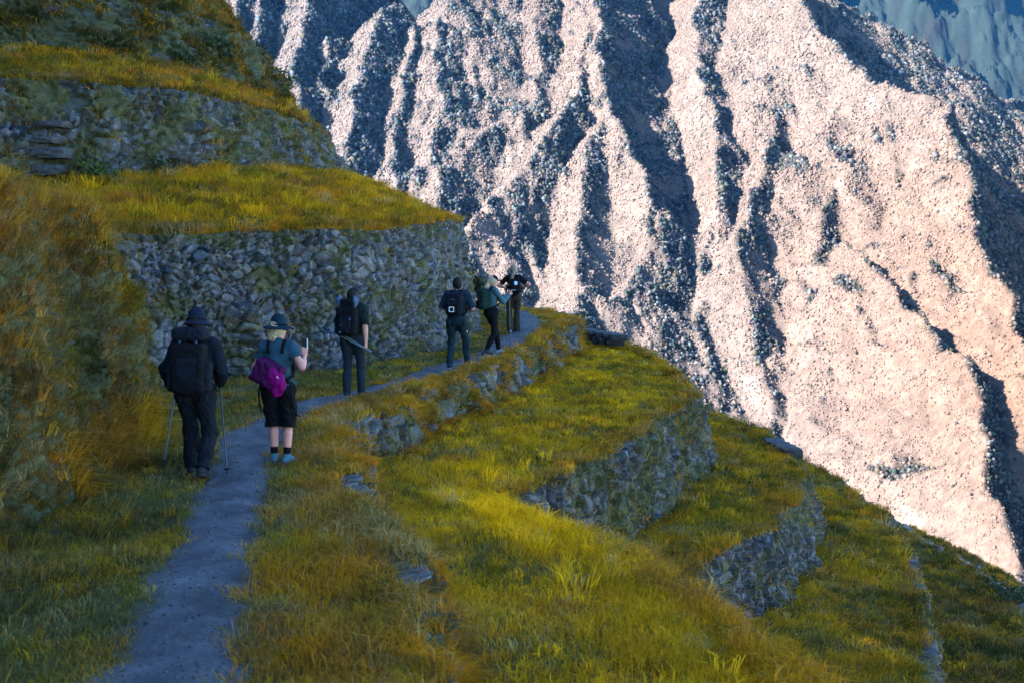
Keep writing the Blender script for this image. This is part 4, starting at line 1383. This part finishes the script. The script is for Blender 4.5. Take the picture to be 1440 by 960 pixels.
    def bucket_hat(s, thing, mat, brim=.07, droop=.35, tall=.10, wav=.006):
        B = Blob()
        B.cone((0, -.005, .045), (0, -.008, .045 + tall * .55), .103, .086, .02)
        z0, r0, r1 = .042, .098, .098 + brim
        def f(P):
            a = np.arctan2(P[..., 1], P[..., 0]); r = np.hypot(P[..., 0], P[..., 1] * .95)
            z = z0 - droop * np.maximum(r - r0, 0) + wav * np.sin(3 * a + 1) + .5 * wav * np.sin(5 * a)
            return np.maximum(np.maximum(np.abs(P[..., 2] - z) - .007, r - r1), r0 - .03 - r) * .8
        B.fn((0, 0, z0 - .02), (r1 + .02, r1 + .02, .09), f, .01)
        B.cut((0, 0, .035 - brim * droop - .03), (0, 0, -1))
        V, F = s.head_local(B)
        o = mesh_np('hat', V * s.fr.s, F, mat, parent=thing)
        D = Blob(); D.fn((0, 0, .064), (.13, .13, .03), lambda P: np.maximum(np.abs(np.hypot(P[..., 0], P[..., 1] + .005) - .104) - .005, np.abs(P[..., 2] - .062) - .012), 0)
        V, F = s.head_local(D)
        mesh_np('hat_band', V * s.fr.s, F, C_BLACK, parent=o)
        return o

    def cap(s, thing, mat):
        B = Blob(); B.ell((0, -.005, .035), (.088, .108, .098), .01); B.cut((0, 0, .03), (0, .12, -1))
        B.ell((0, 0, .137), (.009, .009, .006), .004)
        V, F = s.head_local(B)
        o = mesh_np('cap', V * s.fr.s, F, mat, parent=thing)
        W = Blob()
        def f(P):
            r = np.hypot(P[..., 0] / .082, (P[..., 1] - .07) / .105)
            z = .045 - .9 * (P[..., 1] - .07) ** 2 - 3.5 * P[..., 0] ** 2
            return np.maximum(np.maximum(np.abs(P[..., 2] - z) - .006, (r - 1) * .08), .075 - P[..., 1])
        W.fn((0, .12, .035), (.10, .075, .05), f, 0)
        V, F = s.head_local(W)
        mesh_np('visor', V * s.fr.s, F, mat, parent=o)
        return o


def straps(P, th, mat, base, out=.024):
    """two shoulder straps of a pack, over the shoulders and down the front, back under the arms"""
    for q in (-1, 1):
        x = q * .095
        pts = [P.T((x * .9, -.13, 1.36)), P.T((x, -.09, 1.465)), P.T((x, -.01, 1.50)), P.T((x * 1.05, .085, 1.44)), P.T((x * 1.2, .135, 1.30)), P.T((q * .16, .10, 1.16)), P.T((q * .175, -.02, 1.08)), P.T((q * .13, -.13, 1.04))]
        pts = catmull(np.array(pts), np.linspace(0, 7, 29))
        V, F = tube_tri(pts, .019, 8)
        mesh_np('shoulder_strap', (V - np.array(base)) * P.fr.s, F, mat, parent=th)


def ribbon_print(P, th, base, c, size, mat, name='printed_square', ring=True):
    """flat print on the back of a pack: a square outline (or filled patch)"""
    R_ = P.RT(); B = Blob()
    c = P.T(c)
    if ring:
        w = size
        for a, b in (((-w, -w), (w, -w)), ((w, -w), (w, w)), ((w, w), (-w, w)), ((-w, w), (-w, -w))):
            B.cone(c + R_ @ np.array((a[0], 0, a[1])), c + R_ @ np.array((b[0], 0, b[1])), .008, .008, 0)
    else:
        B.ell(c, (size, .006, size * .9), 0, R_); B.box(c + R_ @ np.array((0, 0, -size * .5)), (size * .6, .003, size * .5), .004, .01, R_)
    P.fr.part(name, B, mat, th, base, vs=.006)


def pole(fr, name, label, top, tip, mat, group=None, grip=.12, loop=True):
    top = fr.w(top); tip = fr.w(tip)
    e = empty(name, tuple(tip)); tag(e, label, 'trekking pole', group)
    u = top - tip; L = np.linalg.norm(u); u = u / L
    t = np.linspace(0.03, 1 - grip / L, 12)
    V, F = tube_tri([u * L * q for q in t], np.where(t > .55, .0095, .0078), 8); mesh_np('shaft', V, F, mat, parent=e)
    V, F = tube_tri([u * q for q in (L - grip, L - grip * .9, L - grip * .5, L - .025, L - .006, L)], [.012, .0155, .0140, .0165, .0195, .012], 10); mesh_np('grip', V, F, C_RUB, parent=e)
    V, F = tube_tri([u * q for q in (0.0, .015, .04)], [.003, .006, .008], 8); mesh_np('tip', V, F, C_RUB, parent=e)
    V, F = tube_tri([u * q for q in (.055, .06, .068, .073)], [.012, .032, .034, .012], 14); mesh_np('basket', V, F, C_RUB, parent=e)
    if loop:
        s = unit(np.cross(u, (0.2, 1, 0.1)))
        a = u * (L - .02)
        pts = [a, a + s * .03 - u * .03, a + s * .045 - u * .09, a + s * .03 - u * .13, a + s * .012 - u * .1, a - u * .03]
        V, F = tube_tri(catmull(np.array(pts), np.linspace(0, 5, 21)), .0055, 6); mesh_np('wrist_loop', V, F, C_RUB, parent=e)
    return e


def ground_z(p): return float(gz(np.array([p[0]]), np.array([p[1]]))[0])


def stand(px, py, yaw, h):
    q = at(px, py, 0.0); q[2] = ground_z(q) + 0.005
    q = at(px, py, q[2])
    return Frame(q, yaw, h / 1.75)


# ---- man with the big black pack, nearest -----------------------------------------------------------
F1 = stand(279, 670, R(-2), 1.74)
P1 = Person(F1, (-.115, .16, .0, R(6)), (.105, -.20, .055, R(-8)), lean=.07, head=(R(2), R(-8)), hip_drop=.02, wide=1.0)
P1.set_arm(-1, (-.335, .20, .96), (-.8, -1, -.2), d=(0.1, 1, -.15), palm=(1, 0, -.1), curl=1.25)
P1.set_arm(1, (.19, .25, .98), (.6, -1, -.2), d=(-.1, 1, -.15), palm=(-1, 0, -.1), curl=1.25)
t = F1.thing('person'); tag(t, 'hiker in dark jacket and navy bucket hat walking with two poles', 'person', 'hikers on the terrace path')
P1.body(t); P1.top(t, 'jacket', C_DNAVY, 2, .80, 11, .022); P1.bottoms(t, 'trousers', C_DTROU, .020, .030, .034, seed=12)
P1.hair_cap(t, C_BROWN, -.06); P1.bucket_hat(t, C_NAVYHAT, .05, .75, .12, .004)
for q in (-1, 1): P1.shoe(t, q, C_SHOE, C_SOLED, 'boot', .07)

b = (0, -.22, .92)
k = F1.thing('backpack', P1.T(b)); tag(k, 'huge black trekking backpack with bulging lid on the nearest hiker', 'backpack')
bw = P1.T(b); RT = P1.RT()
B = Blob(); B.box(P1.T((0, -.245, 1.19)), (.115, .075, .20), .06, .02, RT); B.ell(P1.T((0, -.26, 1.02)), (.17, .13, .11), .06, RT); B.warp = wrinkle(.005, 18, 31)
F1.part('pack_body', B, C_BLACK, k, bw)
B = Blob(); B.box(P1.T((0, -.215, 1.535)), (.125, .075, .02), .05, .02, RT); B.warp = wrinkle(.005, 20, 32); F1.part('lid', B, C_DNAVY, k, bw)
for q in (-1, 1):
    B = Blob(); B.box(P1.T((q * .185, -.23, 1.10)), (.012, .05, .12), .03, .02, RT); B.warp = wrinkle(.004, 22, 33); F1.part('side_pocket', B, C_DTROU, k, bw)
B = Blob(); B.box(P1.T((0, -.355, 1.16)), (.085, .012, .12), .022, .02, RT); B.warp = wrinkle(.004, 22, 34); F1.part('front_pocket', B, C_DNAVY, k, bw)
B = Blob()
for q in (-1, 1):
    B.cone(P1.T((q * .06, -.19, 1.0)), P1.T((q * .2, -.03, .985)), .035, .03, .02); B.cone(P1.T((q * .2, -.03, .985)), P1.T((q * .05, .155, .975)), .03, .018, .02)
F1.part('hip_belt', B, C_BLACK, k, bw)
for q in (-1, 1):
    V, F = tube_tri([P1.T((q * .085, -.335 + .0, z)) for z in (1.06, 1.25, 1.44)] + [P1.T((q * .085, -.30, 1.55))], .008, 6)
    mesh_np('compression_strap', (V - bw) * F1.s, F, C_DTROU, parent=k)
    B = Blob(); B.box(P1.T((q * .085, -.318, 1.46)), (.012, .004, .016), .004, 0, RT); F1.part('buckle', B, C_SLATE, k, bw, .006)
straps(P1, k, C_BLACK, bw)
for q, tp_, tx_, lb, mt in ((-1, (-.305, .30, 1.02), at(230, 655, .03), 'pale blue trekking pole in the nearest hiker left hand', C_ALU), (1, (.225, .34, 1.03), at(320, 667, .02), 'dark trekking pole planted on the path right of the nearest hiker', C_POLED)):
    c_, s_ = math.cos(-F1.yaw), math.sin(-F1.yaw); dv = (tx_ - F1.loc) / F1.s
    tip = (c_ * dv[0] - s_ * dv[1], s_ * dv[0] + c_ * dv[1], dv[2])
    e_, w_, d_, pl, cu = P1.arm[q]
    gp = w_ + unit(d_) * .085 + unit(pl) * .025
    u_ = unit(gp - np.array(tip))
    pole(F1, 'trekking_pole', lb, gp + u_ * .06, tip, mt, 'trekking poles of the hikers')

# ---- woman in shorts with the magenta pack ----------------------------------------------------------
F2 = stand(394, 652, R(-6), 1.60)
P2 = Person(F2, (-.075, .02, 0, R(12)), (.085, -.01, 0, R(-10)), lean=.0, female=True, head=(R(-32), R(-4)), skin=SKIN_P, wide=1.0)
P2.set_arm(-1, (-.12, .20, 1.08), (-1, -.3, -.4), curl=.8)
P2.set_arm(1, (.285, .13, 1.30), (.7, -.3, -1), d=(.02, -.05, 1), palm=(-.3, .95, 0), curl=1.0)
t = F2.thing('person'); tag(t, 'woman in brimmed blue hat, blue T-shirt and black shorts holding up a phone', 'person', 'hikers on the terrace path')
P2.body(t); P2.top(t, 'shirt', C_BLUE, .55, .86, 21, .018); P2.bottoms(t, 'shorts', C_BLACK, .022, stop=.12, seed=22)
P2.hair_cap(t, C_BLOND, -.075, .014, [((-.03, -.085, -.04), (-.035, -.10, -.135), .045, .02, .03), ((.03, -.085, -.04), (.02, -.10, -.125), .042, .018, .03)])
P2.bucket_hat(t, C_TEALHAT, .085, .32, .12, .008)
for q in (-1, 1): P2.sock(t, q, C_BLACK); P2.shoe(t, q, C_SHOET, C_SOLED, 'shoe', .035)
b = (-.08, -.2, .9)
bw = P2.T(b); RT = P2.RT()
k = F2.thing('backpack', bw); tag(k, 'magenta and black day pack slung low on the woman in shorts', 'backpack')
c, s_ = math.cos(.45), math.sin(.45); RZ = np.array(((c, 0, s_), (0, 1, 0), (-s_, 0, c)))
B = Blob(); B.box(P2.T((-.07, -.205, 1.13)), (.12, .055, .10), .055, .02, RZ); B.warp = wrinkle(.006, 20, 41); F2.part('pack_body', B, C_PURP, k, bw)
B = Blob(); B.ell(P2.T((.06, -.29, 1.06)), (.095, .065, .165), .03, RZ.T); B.ell(P2.T((.05, -.28, .93)), (.05, .04, .07), .06); B.warp = wrinkle(.006, 26, 42); F2.part('front_pocket', B, C_MAG, k, bw)
B = Blob(); B.ell(P2.T((-.11, -.26, 1.19)), (.12, .04, .06), .03, RZ.T); B.warp = wrinkle(.005, 26, 43); F2.part('lid', B, C_MAG, k, bw)
B = Blob(); B.cone(P2.T((.085, -.352, 1.11)), P2.T((.10, -.35, 1.085)), .007, .005, 0); F2.part('printed_mark', B, C_WHITE, k, bw, .006)
straps(P2, k, C_BLACK, bw)
V, F = tube_tri(catmull(np.array([P2.T((-.17, -.17, 1.0)), P2.T((-.2, -.15, .9)), P2.T((-.19, -.16, .76)), P2.T((-.16, -.17, .66))]), np.linspace(0, 3, 10)), .012, 6)
mesh_np('loose_strap', (V - bw) * F2.s, F, C_BLACK, parent=k)
V, F = tube_tri(catmull(np.array([P2.T((.17, -.1, .98)), P2.T((.2, -.12, .8)), P2.T((.24, -.1, .64)), P2.T((.28, -.08, .6))]), np.linspace(0, 3, 10)), .008, 6)
mesh_np('loose_strap', (V - bw) * F2.s, F, C_BLACK, parent=k)
e_, w_, d_, pl, cu = P2.arm[1]
pc_ = w_ + unit(d_) * .135 + unit(pl) * .022
k = F2.thing('phone', pc_); tag(k, 'phone held up in the raised right hand of the woman in shorts', 'phone')
B = Blob(); B.box(pc_, (.031, .0015, .07), .005, 0); F2.part('phone_body', B, C_PHONE, k, pc_, .004)
B = Blob(); B.box(pc_ + np.array((.036, 0, .0)), (.0025, .003, .07), .003, 0); F2.part('phone_edge', B, C_PHONEF, k, pc_, .004)

# ---- man carrying his poles under the arm ------------------------------------------------------------
F3 = stand(497, 558, R(-10), 1.66)
P3 = Person(F3, (-.10, -.03, 0, R(10)), (.115, .06, 0, R(-16)), lean=.04, head=(R(-12), R(0)), wide=.94)
P3.set_arm(-1, (-.12, .26, 1.05), (-1, -.2, -.5), curl=.9)
P3.set_arm(1, (.25, -.10, .88), (.5, -1, -.1), d=(.02, -.12, -1), palm=(-1, .1, 0), curl=1.2)
t = F3.thing('person'); tag(t, 'man in dark cap and green shirt carrying his poles level in his right hand', 'person', 'hikers on the terrace path')
P3.body(t); P3.top(t, 'shirt', C_DGREEN, .95, .86, 51, .02); P3.bottoms(t, 'trousers', C_SLTROU, .012, .018, .026, seed=52)
P3.hair_cap(t, C_BROWN, -.06); P3.cap(t, C_BLACK)
for q in (-1, 1): P3.shoe(t, q, C_SHOE, C_SOLED, 'boot', .06)
b = (-.03, -.22, 1.0); bw = P3.T(b); RT = P3.RT()
k = F3.thing('backpack', bw); tag(k, 'black backpack with pale blue bundles strapped on top beside the dark cap', 'backpack')
B = Blob(); B.box(P3.T((-.03, -.215, 1.23)), (.11, .05, .16), .06, .02, RT); B.ell(P3.T((-.03, -.24, 1.09)), (.16, .11, .09), .05, RT); B.warp = wrinkle(.005, 20, 53); F3.part('pack_body', B, C_BLACK, k, bw)
B = Blob(); B.box(P3.T((-.03, -.325, 1.2)), (.07, .01, .09), .022, .02, RT); B.warp = wrinkle(.004, 24, 54); F3.part('front_pocket', B, C_DNAVY, k, bw)
B = Blob(); B.box(P3.T((-.02, -.2, 1.5)), (.07, .035, .05), .04, .02, RT); B.warp = wrinkle(.005, 20, 57); F3.part('lid', B, C_BLACK, k, bw)
for q in (-1, 1):
    B = Blob(); B.ell(P3.T((q * .125 - .03, -.19, 1.54)), (.055, .06, .095), .02); B.warp = wrinkle(.006, 26, 55 + q); F3.part('bundle', B, C_SLATE, k, bw)
for x, z in ((-.09, 1.17), (.02, 1.08), (.06, 1.27), (-.1, 1.06)):
    B = Blob(); B.box(P3.T((x, -.352, z)), (.012, .004, .012), .004, 0, RT); F3.part('buckle', B, C_SLATE, k, bw, .006)
straps(P3, k, C_BLACK, bw)
e_, w_, d_, pl, cu = P3.arm[1]
gp = w_ + unit(d_) * .085 + unit(pl) * .022 + np.array((0, -.02, 0))
for j, (dz, dy, lb) in enumerate(((.0, .0, 'upper of the two pale poles carried level by the man in the green shirt'), (-.022, .012, 'lower of the two pale poles carried level by the man in the green shirt'))):
    u_ = unit(np.array((1.0, .20 + .02 * j, -.62 + .06 * j)))
    g2 = gp + np.array((0, dy, dz))
    pole(F3, 'trekking_pole', lb, g2 + u_ * (.27 + .05 * j), g2 - u_ * .52, C_ALU, 'trekking poles of the hikers')

# ---- man with the square print on his pack ------------------------------------------------------------
F4 = stand(643, 518, R(-8), 1.70)
P4 = Person(F4, (-.13, -.10, 0.02, R(4)), (.17, .10, 0, R(-22)), lean=.05, head=(R(8), R(2)), wide=.93, hip_drop=.025)
P4.set_arm(-1, (-.20, .23, 1.17), (-.6, -.7, -1), d=(.1, .75, .6), palm=(.9, 0, .3), curl=1.1)
P4.set_arm(1, (.19, .24, 1.10), (.75, -.8, -.8), d=(-.2, .95, .1), palm=(-1, 0, .1), curl=1.1)
t = F4.thing('person'); tag(t, 'bare headed dark haired man in navy top standing with both elbows bent', 'person', 'hikers on the terrace path')
P4.body(t); P4.top(t, 'shirt', C_NAVYT, 1.0, .84, 61, .022); P4.bottoms(t, 'trousers', C_DTEAL, .014, .018, .022, seed=62)
P4.hair_cap(t, C_BROWN, -.085, .014)
for q in (-1, 1): P4.shoe(t, q, C_SHOE, C_SOLE, 'shoe', .03)
b = (-.02, -.2, 1.02); bw = P4.T(b); RT = P4.RT()
k = F4.thing('backpack', bw); tag(k, 'dark day pack printed with a white square outline', 'backpack')
B = Blob(); B.box(P4.T((-.02, -.2, 1.25)), (.10, .045, .15), .05, .02, RT); B.ell(P4.T((-.02, -.225, 1.12)), (.14, .09, .09), .05, RT); B.warp = wrinkle(.004, 20, 63); F4.part('pack_body', B, C_DNAVY, k, bw)
B = Blob(); B.box(P4.T((-.02, -.295, 1.16)), (.085, .012, .07), .022, .02, RT); B.warp = wrinkle(.003, 24, 64); F4.part('front_pocket', B, C_BLACK, k, bw)
ribbon_print(P4, k, bw, (-.045, -.331, 1.145), .042, C_WHITE)
B = Blob(); B.ell(P4.T((-.03, -.292, 1.33)), (.06, .01, .006), 0, RT); F4.part('printed_line', B, C_SLATE, k, bw, .006)
straps(P4, k, C_BLACK, bw)
e_, w_, d_, pl, cu = P4.arm[-1]
gp = w_ + unit(d_) * .085 + unit(pl) * .02
k = F4.thing('camera', gp); tag(k, 'small dark camera held in the left hand of the bare headed man', 'camera')
B = Blob(); B.box(gp + np.array((0, .02, .06)), (.012, .03, .03), .012, 0); F4.part('camera_body', B, C_PHONE, k, gp, .005)
B = Blob(); B.cone(gp + np.array((0, .05, .06)), gp + np.array((0, .085, .06)), .022, .022, 0); F4.part('lens', B, C_RUB, k, gp, .005)

# ---- woman in profile with the green pack --------------------------------------------------------------
F5 = stand(692, 499, R(-62), 1.64)
P5 = Person(F5, (-.085, .21, 0, R(0)), (.08, -.19, .02, R(0)), lean=.01, female=True, head=(R(-10), R(-10)), skin=SKIN_P, hip_drop=.022)
P5.set_arm(-1, (-.13, .38, 1.26), (-.3, -.2, -1), curl=1.0)
P5.set_arm(1, (.10, .36, 1.30), (.35, -.3, -1), d=(-.1, .85, .45), palm=(-.8, 0, .4), curl=.9)
t = F5.thing('person'); tag(t, 'woman in black cap and teal top striding to the right with long blond hair', 'person', 'hikers on the terrace path')
P5.body(t); P5.top(t, 'shirt', C_TEALT, 2, .92, 71, .012); P5.bottoms(t, 'leggings', C_BLACK, .008, .010, .012, seed=72, waist=1.02)
P5.hair_cap(t, C_BLOND, -.08, .012, [((0, -.09, -.02), (.0, -.12, -.16), .05, .05, .03), ((0, -.12, -.16), (.03, -.125, -.30), .05, .018, .03)]); P5.cap(t, C_BLACK)
for q in (-1, 1): P5.shoe(t, q, C_SHOEG if q < 0 else C_SHOE, C_SOLED, 'shoe', .035)
b = (0, -.2, 1.0); bw = P5.T(b); RT = P5.RT()
k = F5.thing('backpack', bw); tag(k, 'dark green backpack on the woman with the teal top', 'backpack')
B = Blob(); B.box(P5.T((0, -.205, 1.24)), (.085, .05, .15), .055, .02, RT); B.ell(P5.T((0, -.25, 1.12)), (.13, .10, .11), .05, RT); B.warp = wrinkle(.005, 20, 73); F5.part('pack_body', B, C_GPACK, k, bw)
B = Blob(); B.ell(P5.T((0, -.2, 1.44)), (.12, .09, .05), .02, RT); B.warp = wrinkle(.004, 22, 74); F5.part('lid', B, C_GPACK, k, bw)
B = Blob(); B.box(P5.T((0, -.33, 1.13)), (.06, .01, .06), .02, .02, RT); F5.part('front_pocket', B, C_BLACK, k, bw)
B = Blob(); B.ell(P5.T((.09, -.09, .93)), (.05, .07, .13), .03); B.ell(P5.T((-.02, -.13, .95)), (.10, .05, .10), .03); B.warp = wrinkle(.006, 24, 75); F5.part('tied_jacket', B, C_BLACK, k, bw)
straps(P5, k, C_BLACK, bw)
e_, w_, d_, pl, cu = P5.arm[1]
pc_ = w_ + unit(d_) * .115 + unit(pl) * .022
k = F5.thing('phone', pc_); tag(k, 'phone that the woman in the teal top is looking at', 'phone')
B = Blob(); B.box(pc_ + np.array((-.01, .03, .03)), (.028, .055, .001), .005, 0); F5.part('phone_body', B, C_PHONE, k, pc_, .004)
B = Blob(); B.box(pc_ + np.array((-.01, .03, .0365)), (.025, .05, .0008), .001, 0); F5.part('screen', B, C_PHONEF, k, pc_, .003)
e_, w_, d_, pl, cu = P5.arm[-1]
gp = w_ + unit(d_) * .085 + unit(pl) * .022
pole(F5, 'trekking_pole', 'thin pole hanging upright from the hand of the woman in the teal top', gp + np.array((0, 0, .06)), (gp[0] + .0, gp[1] + .05, .03), C_POLED, 'trekking poles of the hikers')

# ---- woman with the ponytail, farthest ---------------------------------------------------------------
F6 = stand(722, 470, R(3), 1.72)
P6 = Person(F6, (-.085, -.08, .03, R(4)), (.085, .08, 0, R(-6)), lean=.03, female=True, head=(R(4), R(0)), skin=SKIN_P, wide=1.0)
P6.set_arm(-1, (-.20, .22, 1.16), (-1, -.55, -.15), d=(.1, .95, .2), palm=(1, 0, .1), curl=1.2)
P6.set_arm(1, (.25, .22, 1.17), (1, -.55, -.15), d=(-.1, .95, .2), palm=(-1, 0, .1), curl=1.2)
t = F6.thing('person'); tag(t, 'farthest woman in black top and olive trousers with a long loose ponytail', 'person', 'hikers on the terrace path')
P6.body(t); P6.top(t, 'shirt', C_BLACK, .7, .9, 81, .014); P6.bottoms(t, 'trousers', C_OLIVE, .010, .022, .052, seed=82)
P6.hair_cap(t, C_LBROWN, -.07, .012, [((0, -.10, .0), (-.02, -.13, -.10), .035, .04, .02), ((-.02, -.13, -.10), (-.075, -.14, -.27), .045, .045, .03), ((-.075, -.14, -.27), (-.13, -.13, -.40), .045, .015, .03)])
for q in (-1, 1): P6.shoe(t, q, C_SHOEG if q < 0 else C_SHOET, C_SOLED, 'shoe', .035)
b = (.02, -.2, 1.05); bw = P6.T(b); RT = P6.RT()
k = F6.thing('backpack', bw); tag(k, 'small black pack with a pale blue emblem on the farthest hiker', 'backpack')
B = Blob(); B.box(P6.T((.02, -.18, 1.24)), (.085, .03, .12), .045, .02, RT); B.ell(P6.T((.02, -.19, 1.12)), (.12, .075, .08), .05, RT); B.warp = wrinkle(.004, 20, 83); F6.part('pack_body', B, C_BLACK, k, bw)
ribbon_print(P6, k, bw, (.045, -.262, 1.30), .05, C_CYAN, 'printed_emblem', ring=False)
straps(P6, k, C_BLACK, bw)
for q, lb, tp_ in ((-1, 'dark pole held in the left hand of the farthest hiker', (-.26, .45, .02)), (1, 'dark pole leaning out to the right of the farthest hiker', (.52, .18, .02))):
    e_, w_, d_, pl, cu = P6.arm[q]
    gp = w_ + unit(d_) * .085 + unit(pl) * .022
    u_ = unit(gp - np.array(tp_))
    pole(F6, 'trekking_pole', lb, gp + u_ * .06, tp_, C_POLED, 'trekking poles of the hikers')

# ------------------------------------------------------------------ shrubs and ferns
def shrub(label, c, r, n, leaf, cols, seed, name='shrub', cat='shrub'):
    q = np.random.default_rng(seed)
    e = empty(name, tuple(c)); tag(e, label, cat)
    # branches
    tips = []
    VS_, FS_, o_ = [], [], 0
    for i in range(14):
        d = unit(q.normal(size=3) * np.array((1, 1, .5)) + np.array((0, 0, .7)))
        L = r * q.uniform(.6, 1.0)
        pts = [np.zeros(3), d * L * .5 + q.normal(size=3) * .05 * r, d * L]
        V, F = tube_tri(pts, [.05 * r, .03 * r, .012 * r], 5); VS_.append(V); FS_.append(F + o_); o_ += len(V); tips.append(d * L)
    mesh_np('branches', np.concatenate(VS_), np.concatenate(FS_), M_WOOD, parent=e)
    tips = np.array(tips)
    k = q.integers(0, len(tips), n)
    p = tips[k] * q.uniform(.55, 1.1, (n, 1)) + q.normal(size=(n, 3)) * r * .22
    p[:, 2] = np.maximum(p[:, 2], -.1 * r)
    a = q.normal(size=(n, 3)); a /= np.linalg.norm(a, axis=1)[:, None]
    b = np.cross(a, q.normal(size=(n, 3))); b /= np.linalg.norm(b, axis=1)[:, None]
    s = leaf * q.uniform(.6, 1.4, (n, 1))
    V = np.stack([p - a * s, p + b * s * .4, p + a * s, p - b * s * .4], 1).reshape(-1, 3)
    F = (np.arange(n) * 4)[:, None] + np.arange(4)[None]
    T = np.repeat(np.array(cols)[q.integers(0, len(cols), n)] * q.uniform(.7, 1.3, (n, 1)), 4, axis=0)
    mesh_np('foliage', V, F, M_LEAF, parent=e, smooth=False, tint=T)
    return e


DG = [(0.022, 0.042, 0.018), (0.035, 0.06, 0.02), (0.05, 0.065, 0.02)]
MG = [(0.05, 0.085, 0.02), (0.09, 0.11, 0.02), (0.035, 0.06, 0.02)]
shrub('dark bush standing out from the hillside silhouette at upper left', far(384, 122, 38.5), .55, 900, .075, DG, 1)
shrub('dark rounded bush behind the end of the tall wall beside the cap wearer', far(663, 408, 33.5), .42, 1100, .05, DG, 2)
shrub('bushy weeds at the foot of the second wall on the left', far(140, 262, 26.0), .55, 900, .07, MG, 3)
shrub('leafy weeds at the foot of the second wall right of the step stones', far(235, 255, 27.2), .5, 800, .07, DG, 4)
shrub('low green bush hugging the foot of the second wall', far(300, 250, 28.4), .45, 700, .07, MG, 5)
shrub('dark weeds on the slope under the topmost wall', far(250, 95, 33.5), .6, 800, .08, DG, 6)
shrub('low dark bush on the highest ledge at left', far(300, 75, 35.0), .6, 800, .08, DG, 7)
shrub('dark bush at the right edge where the last terrace meets the valley', far(1428, 850, 25.0), .55, 900, .06, DG, 8)


def fern(label, c, n, L, col, seed, lean=(0, 0)):
    q = np.random.default_rng(seed)
    e = empty('fern', tuple(c)); tag(e, label, 'fern')
    for i in range(n):
        a = q.uniform(0, 6.28); l = L * q.uniform(.7, 1.1)
        d = np.array((math.cos(a) + lean[0], math.sin(a) + lean[1], 0)) * .75
        t = np.linspace(0, 1, 12)
        sp = t[:, None] * d * l + np.stack([0 * t, 0 * t, l * (1.1 * t - .75 * t * t)], 1)
        Vs, Fs, o_ = [], [], 0
        tg = np.gradient(sp, axis=0); tg /= np.linalg.norm(tg, axis=1)[:, None]
        sd = np.cross(tg, (0, 0, 1.0)); sd /= np.linalg.norm(sd, axis=1)[:, None] + 1e-9
        for j in range(1, 11):
            w = l * .24 * math.sin(math.pi * min(1, (j + 1) / 12)) ** .7
            for s_ in (-1, 1):
                p = sp[j]; tip_ = p + sd[j] * s_ * w + tg[j] * w * .35 - np.array((0, 0, .1 * w)); m = (p + tip_) / 2
                Vs += [p, m + tg[j] * l * .022, tip_, m - tg[j] * l * .022]; Fs.append([o_, o_ + 1, o_ + 2, o_ + 3]); o_ += 4
        V, F = np.array(Vs), np.array(Fs)
        mesh_np('frond', V, F, M_LEAF, parent=e, smooth=False, tint=np.tile(np.array(col) * q.uniform(.75, 1.3), (len(V), 1)))


fern('yellowing fern sprouting above the split boulder below the path', at(518, 600, -.22), 6, .38, (0.32, 0.26, 0.04), 21)
fern('green fern at the foot of the terrace wall near the bright crest', at(812, 742, -1.9), 8, .55, (0.10, 0.14, 0.03), 22)
fern('green fern rooted where the lower wall meets the grass', at(880, 700, -1.95), 7, .5, (0.08, 0.13, 0.03), 23)
fern('pale fern hanging near the top of the tall stone wall', far(415, 345, 22.3), 5, .4, (0.17, 0.18, 0.04), 24, (.2, -.8))
fern('small fern in the path edging below the two women at the bend', at(660, 530, -.5), 6, .35, (0.09, 0.15, 0.04), 25)
fern('tuft of yellow fern at the foot of the near bank', at(205, 590, .25), 8, .5, (0.30, 0.20, 0.02), 26, (.5, -.3))
